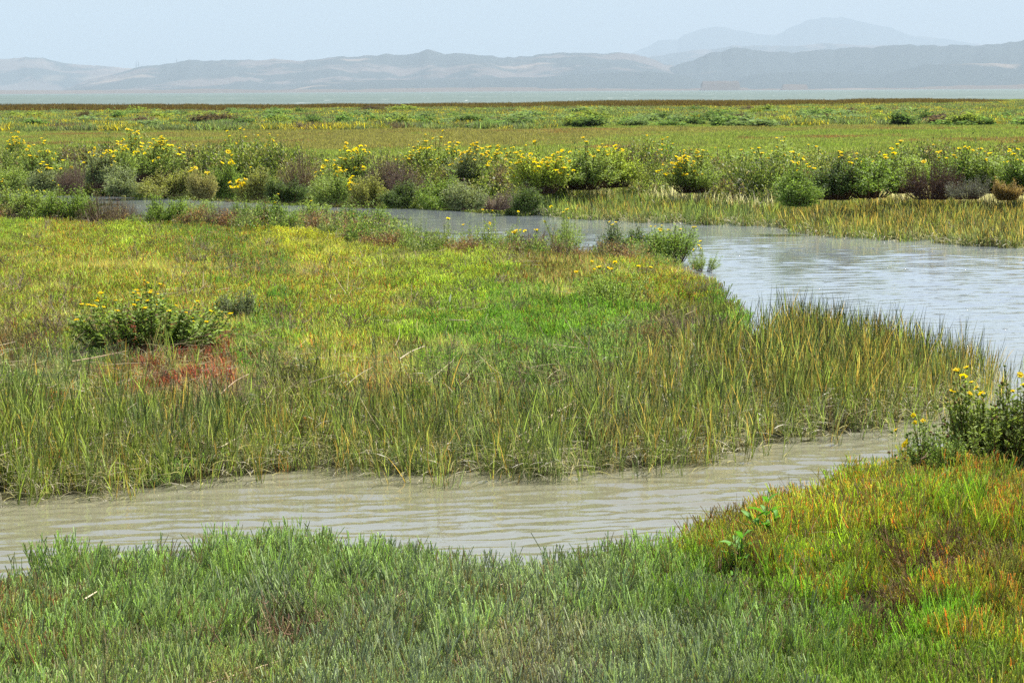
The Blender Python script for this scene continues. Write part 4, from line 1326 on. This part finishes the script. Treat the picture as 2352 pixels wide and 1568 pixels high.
stalk([(1190, 928), (1230, 905), (1292, 888)], 0.0045, 'lowest bleached reed stalk of the pale bundle on the island', M_bleach, lift=0.15)
stalk([(918, 815), (945, 803), (975, 794)], 0.0042, 'pale bent stalk leaning over red tinged plants on the island', M_bleach, lift=0.2)
stalk([(1354, 780), (1350, 800), (1338, 850)], 0.0045, 'upright bleached reed standing above the blue green part of the island', M_bleach, lift=0.1, rise=0.33)
stalk([(505, 858), (540, 846), (572, 838)], 0.005, 'grey stalk lying right of the red patch on the island', M_stalk, lift=0.15)
stalk([(455, 930), (500, 912), (555, 888)], 0.006, 'long pale stalk lying below the red patch on the island', M_bleach, lift=0.17)
stalk([(165, 830), (212, 822), (290, 806)], 0.005, 'grey stalk lying left of the red patch on the island', M_stalk, lift=0.17)
# a white feather stuck upright in the grass
fx, fy = P2W(1033, 690, ZP + 0.12)
g = Geo()
K = 7
P = bent(np.zeros((1, 3)), np.array([[0.05, 0, 1.0]]), np.array([0.09]), K, np.array([[0.1, 0, 0]]))
ribbons(g, P, np.array([[0.003, 0.014, 0.019, 0.02, 0.018, 0.012, 0.002]]), np.array([[1.0, 0.4, 0]]), np.array([.5]), np.full((1, K), .5))
tubes(g, P + np.array([0, 0.001, 0]), np.full((1, K), 0.0009), np.array([.5]), np.full((1, K), .5), 4)
o = link(bpy.data.objects.new('feather', g.mesh('feather', M_white))); o.location = (fx, fy, ZP + 0.10)
tag(o, 'small white feather stuck upright in the yellow green island grass', 'feather')

# ------------------------------------------------------------------ far hills
def hill_mat(name, gold, tree, field, amount, patch=0.0012, seed=0.0):
    m, nt, out = new_mat(name)
    geo = N(nt, 'ShaderNodeNewGeometry')
    def nz(scale, det, off, rough=0.55):
        mp = N(nt, 'ShaderNodeMapping')
        mp.inputs['Location'].default_value = (off + seed, off * 2, 0)
        mp.inputs['Scale'].default_value = (scale, scale * 0.6, scale * 2.2)
        nt.links.new(geo.outputs['Position'], mp.inputs['Vector'])
        n = N(nt, 'ShaderNodeTexNoise'); n.inputs['Scale'].default_value = 1; n.inputs['Detail'].default_value = det; n.inputs['Roughness'].default_value = rough
        nt.links.new(mp.outputs[0], n.inputs['Vector'])
        return n.outputs[0]
    c = mix_c(nt, map_r(nt, nz(0.0015, 5, 3), 0.35, 0.65, 0, 1), gold * 0.92, gold * 1.08)
    c = mix_c(nt, map_r(nt, nz(0.0022, 9, 11, 0.65), 0.5 - amount * .3, 0.56 - amount * .3, 1, 0), tree, c)
    c = mix_c(nt, map_r(nt, nz(patch, 3, 23), 0.62, 0.70, 0, 0.7), c, field)
    p = N(nt, 'ShaderNodeBsdfDiffuse')
    nt.links.new(c, p.inputs['Color'])
    nt.links.new(p.outputs[0], out.inputs['Surface'])
    return m


def ridge(name, crest, D, depth, mat, label, rough=6.0, spur=0.25, seed=1, foot=-2.0):
    """a hill range: its crest traced at distance D, slopes falling toward and away from the viewer in spurs and gullies"""
    cu_ = np.array([c[0] for c in crest], float); cv_ = np.array([c[1] for c in crest], float)
    us = np.linspace(cu_[0], cu_[-1], 420)
    vs_ = np.interp(us, cu_, cv_)
    hor = HOR + (UC - us) * 12 / 2352
    X = (us - UC) / FPX * D
    H = (hor - vs_) / FPX * D + CAM_Z
    H = H + rough * noise2(X / D * 900, X * 0, seed, 3, 0.25)
    H = np.maximum(H, 1.0)
    rows_ = np.concatenate([np.linspace(-1, 0, 26), np.linspace(0.1, 1, 7)])
    GX = np.broadcast_to(X[None], (len(rows_), len(X)))
    spurn = noise2(GX / D * 60, rows_[:, None] * 2.0 + 0 * GX, seed + 2, 4, 0.55)
    GY = D + rows_[:, None] * depth + 0 * GX
    fall = np.clip(1 - np.abs(rows_)[:, None] ** 1.15, 0, 1)
    damp = 4 * fall * (1 - fall)
    GZ = H[None] * np.clip(fall * (1 - 0.1 * damp) + spur * spurn * damp, 0, 1.0) + foot * (1 - fall)
    GX = GX * (GY / D)
    GX = (us[None] - UC) / FPX * GY
    o = link(bpy.data.objects.new(name, grid_mesh(name, GX, GY, GZ, mat)))
    return tag(o, label, kind='structure')


gold = np.array([0.135, 0.122, 0.115]); tree = np.array([0.065, 0.078, 0.08]); field = np.array([0.26, 0.21, 0.17])  # greyed and bluish: some of the distance haze is put into these colours
ridge('mountain', [(1380, 150), (1456, 122), (1486, 110), (1516, 94), (1556, 92), (1571, 80), (1601, 70), (1641, 62), (1666, 65), (1676, 70), (1716, 72), (1751, 81), (1781, 84), (1796, 77), (1821, 61), (1851, 52),
       (1886, 41), (1916, 42), (1956, 46), (2001, 57), (2056, 70), (2091, 82), (2151, 90), (2216, 98), (2260, 104), (2352, 112), (2500, 130), (2700, 170)], 30000, 5200,
      hill_mat('mountain_slopes', gold * 0.9, tree * 1.2, field, 0.7, 0.0004), 'twin peaked blue mountain highest on the far skyline at right', 22, 0.22, 3)
ridge('hill_range', [(1400, 150), (1500, 130), (1600, 118), (1680, 107), (1740, 106), (1800, 108), (1880, 102), (1980, 106), (2080, 110), (2200, 106), (2352, 104), (2600, 120)], 20000, 2600,
      hill_mat('back_hills', gold, tree, field, 0.15, 0.0008, 40), 'pale hill range in front of the twin peaked mountain', 14, 0.3, 5)
ridge('left_hill', [(-500, 160), (-200, 145), (0, 137), (60, 134), (110, 135), (150, 144), (200, 151), (260, 154), (310, 158), (400, 168), (520, 190), (700, 212)], 15500, 1800,
      hill_mat('left_hill_slopes', gold, tree, field, 0.1, 0.0012, 80), 'smooth rounded hill at the left end of the far shore', 8, 0.3, 7)
ridge('hill_range', [(150, 205), (240, 178), (318, 158), (360, 149), (400, 145), (440, 141), (480, 140), (560, 138), (600, 140), (650, 137), (700, 139), (740, 135), (800, 132), (870, 130), (890, 125), (940, 127), (968, 120), (985, 115), (1010, 123),
       (1080, 125), (1120, 130), (1176, 131), (1226, 131), (1251, 125), (1336, 122), (1376, 126), (1416, 120), (1446, 122), (1486, 133), (1540, 150), (1620, 172), (1720, 200), (1800, 212)], 13000, 2600,
      hill_mat('middle_hills', gold, tree, field, 0.22, 0.0016, 10), 'long pale gold and blue hill range across the middle of the far shore', 9, 0.3, 9)
ridge('hill_range', [(1440, 212), (1500, 180), (1560, 148), (1601, 138), (1626, 127), (1656, 122), (1686, 113), (1721, 114), (1741, 121), (1776, 122), (1816, 120), (1876, 115), (1916, 117), (1951, 108), (2001, 109), (2036, 105),
       (2101, 106), (2151, 107), (2226, 106), (2276, 104), (2316, 101), (2352, 95), (2450, 88), (2600, 95), (2900, 120)], 12500, 2200,
      hill_mat('right_hills', gold * 0.8, tree, field, 0.85, 0.0014, 20), 'darker wooded hill range on the right of the far shore', 10, 0.25, 11)
ridge('low_hills', [(640, 212), (740, 190), (840, 184), (960, 184), (1100, 181), (1226, 178), (1326, 172), (1416, 168), (1476, 166), (1536, 168), (1580, 176), (1616, 190), (1640, 200), (1680, 190), (1726, 172), (1826, 165), (1926, 167), (2030, 172),
       (2120, 150), (2240, 146), (2352, 148), (2500, 150), (2700, 170)], 10200, 1200,
      hill_mat('low_wooded_hills', gold * 0.75, tree, field, 1.1, 0.002, 50), 'low wooded blue hills just above the far shore', 4, 0.2, 13)
# pale ground and bluffs at the far waterline
shore_pts = [(-200, 209), (0, 208), (300, 206), (470, 205), (560, 207), (700, 206), (860, 204), (900, 203), (1000, 202), (1180, 202), (1300, 203), (1500, 205), (1600, 203), (1612, 203)]
M_bluff = hill_mat('pale_shore', field * 0.5, tree, field, -0.5, 0.003, 5)
ridge('far_shore', [(-600, 212), (0, 208), (400, 207), (480, 204), (600, 207), (820, 205), (1000, 202), (1180, 201), (1400, 202), (1600, 203), (1900, 201), (2100, 197), (2352, 193), (2600, 190)], 9300, 500,
      M_bluff, 'strip of pale ground along the far waterline', 2.0, 0.3, 15)


def bluff(u0, u1, v0, v1, D, label):
    """a cut earth bank: sloping pale face with a ragged top and ends, and ground behind it"""
    us = np.linspace(u0, u1, 40)
    hor = HOR + (UC - us) * 12 / 2352
    ht = (hor - v0) / FPX * D + CAM_Z
    ht = ht * (1 - 0.14 * np.abs(noise2(us, us * 0, 4, 3, 0.06))) * np.minimum(1, 0.55 + np.minimum(us - u0, u1 - us) / 8)
    rr = np.array([-60.0, -20, 0, 90, 200])
    fz = np.array([0.0, 0.75, 1.0, 1.0, 0.0])
    GY = D + rr[:, None] + 0 * us[None]
    GX = (us[None] - UC) / FPX * GY
    GZ = ht[None] * fz[:, None]
    o = link(bpy.data.objects.new('bluff', grid_mesh('bluff', GX, GY, GZ, M_bluff, False)))
    return tag(o, label, kind='structure')


bluff(1610, 1700, 186, 205, 8900, 'wide pale cut bluff at the far waterline')
bluff(1795, 1855, 194, 204, 8900, 'smaller pale cut bluff right of the wide one')

# two lattice masts in the saddle of the hills at left
M_mast = plain_mat('mast_steel', (150, 150, 150), 0.6, 0, 0.1, 1)


def mast(u, vb, vt, D, label):
    hor = HOR + (UC - u) * 12 / 2352
    x = (u - UC) / FPX * D
    z0 = (hor - vb) / FPX * D + CAM_Z
    H = (vb - vt) / FPX * D
    root = link(bpy.data.objects.new('radio_mast', None)); root.location = (x, D, z0 - 20)
    H += 20
    tag(root, label, 'mast', 'radio masts on the far hills')
    g = Geo()
    s = 3.0
    legs = np.array([[(sx * s * (1 - t), sy * s * (1 - t), t * H) for t in (0, .5, .96)] for sx in (-1, 1) for sy in (-1, 1)])
    tubes(g, legs, np.full((4, 3), 0.5), np.full(4, .5), np.full((4, 3), .5), 4)
    br = []
    for k in range(10):
        t0_, t1_ = k / 10 * .95, (k + 1) / 10 * .95
        for (a, b) in (((-1, -1), (1, -1)), ((1, -1), (1, 1)), ((1, 1), (-1, 1)), ((-1, 1), (-1, -1))):
            br.append([(a[0] * s * (1 - t0_), a[1] * s * (1 - t0_), t0_ * H), (b[0] * s * (1 - t1_), b[1] * s * (1 - t1_), t1_ * H)])
    br = np.array(br)
    tubes(g, br, np.full((len(br), 2), 0.25), np.full(len(br), .5), np.full((len(br), 2), .5), 3)
    link(bpy.data.objects.new('lattice', g.mesh('lattice', M_mast)), root)
    g = Geo()
    tubes(g, np.array([[(0, 0, H * .93), (0, 0, H * 1.08)]]), np.full((1, 2), .3), np.array([.5]), np.full((1, 2), .5), 5)
    link(bpy.data.objects.new('antenna', g.mesh('antenna', M_mast)), root)


mast(321, 157, 139, 13500, 'taller grey lattice mast in the saddle of the far hills at left')
mast(326, 157, 143, 13600, 'shorter grey lattice mast beside the taller one in the saddle')
mast(414, 145, 135, 13050, 'small lattice mast on the hill crest right of the saddle')

# ------------------------------------------------------------------ the hazy air
hx, hy0, hy1, ht = 32000.0, -60.0, 45000.0, 1400.0
hv = [(sx * hx, yy, zz) for zz in (-3.0, ht) for yy in (hy0, hy1) for sx in (-1, 1)]
hm = bpy.data.meshes.new('haze')
hm.from_pydata(hv, [], [(0, 2, 3, 1), (4, 5, 7, 6), (0, 1, 5, 4), (1, 3, 7, 5), (3, 2, 6, 7), (2, 0, 4, 6)])
m, nt, out = new_mat('haze_air')
pv = N(nt, 'ShaderNodeVolumePrincipled')
pv.inputs['Color'].default_value = (0.575, 0.685, 0.80, 1)
pv.inputs['Density'].default_value = 6.9e-5
pv.inputs['Anisotropy'].default_value = 0.0
nt.links.new(pv.outputs[0], out.inputs['Volume'])
hm.materials.append(m)
haze = link(bpy.data.objects.new('haze', hm))
tag(haze, 'pale blue haze over the bay and the far hills', kind='stuff')
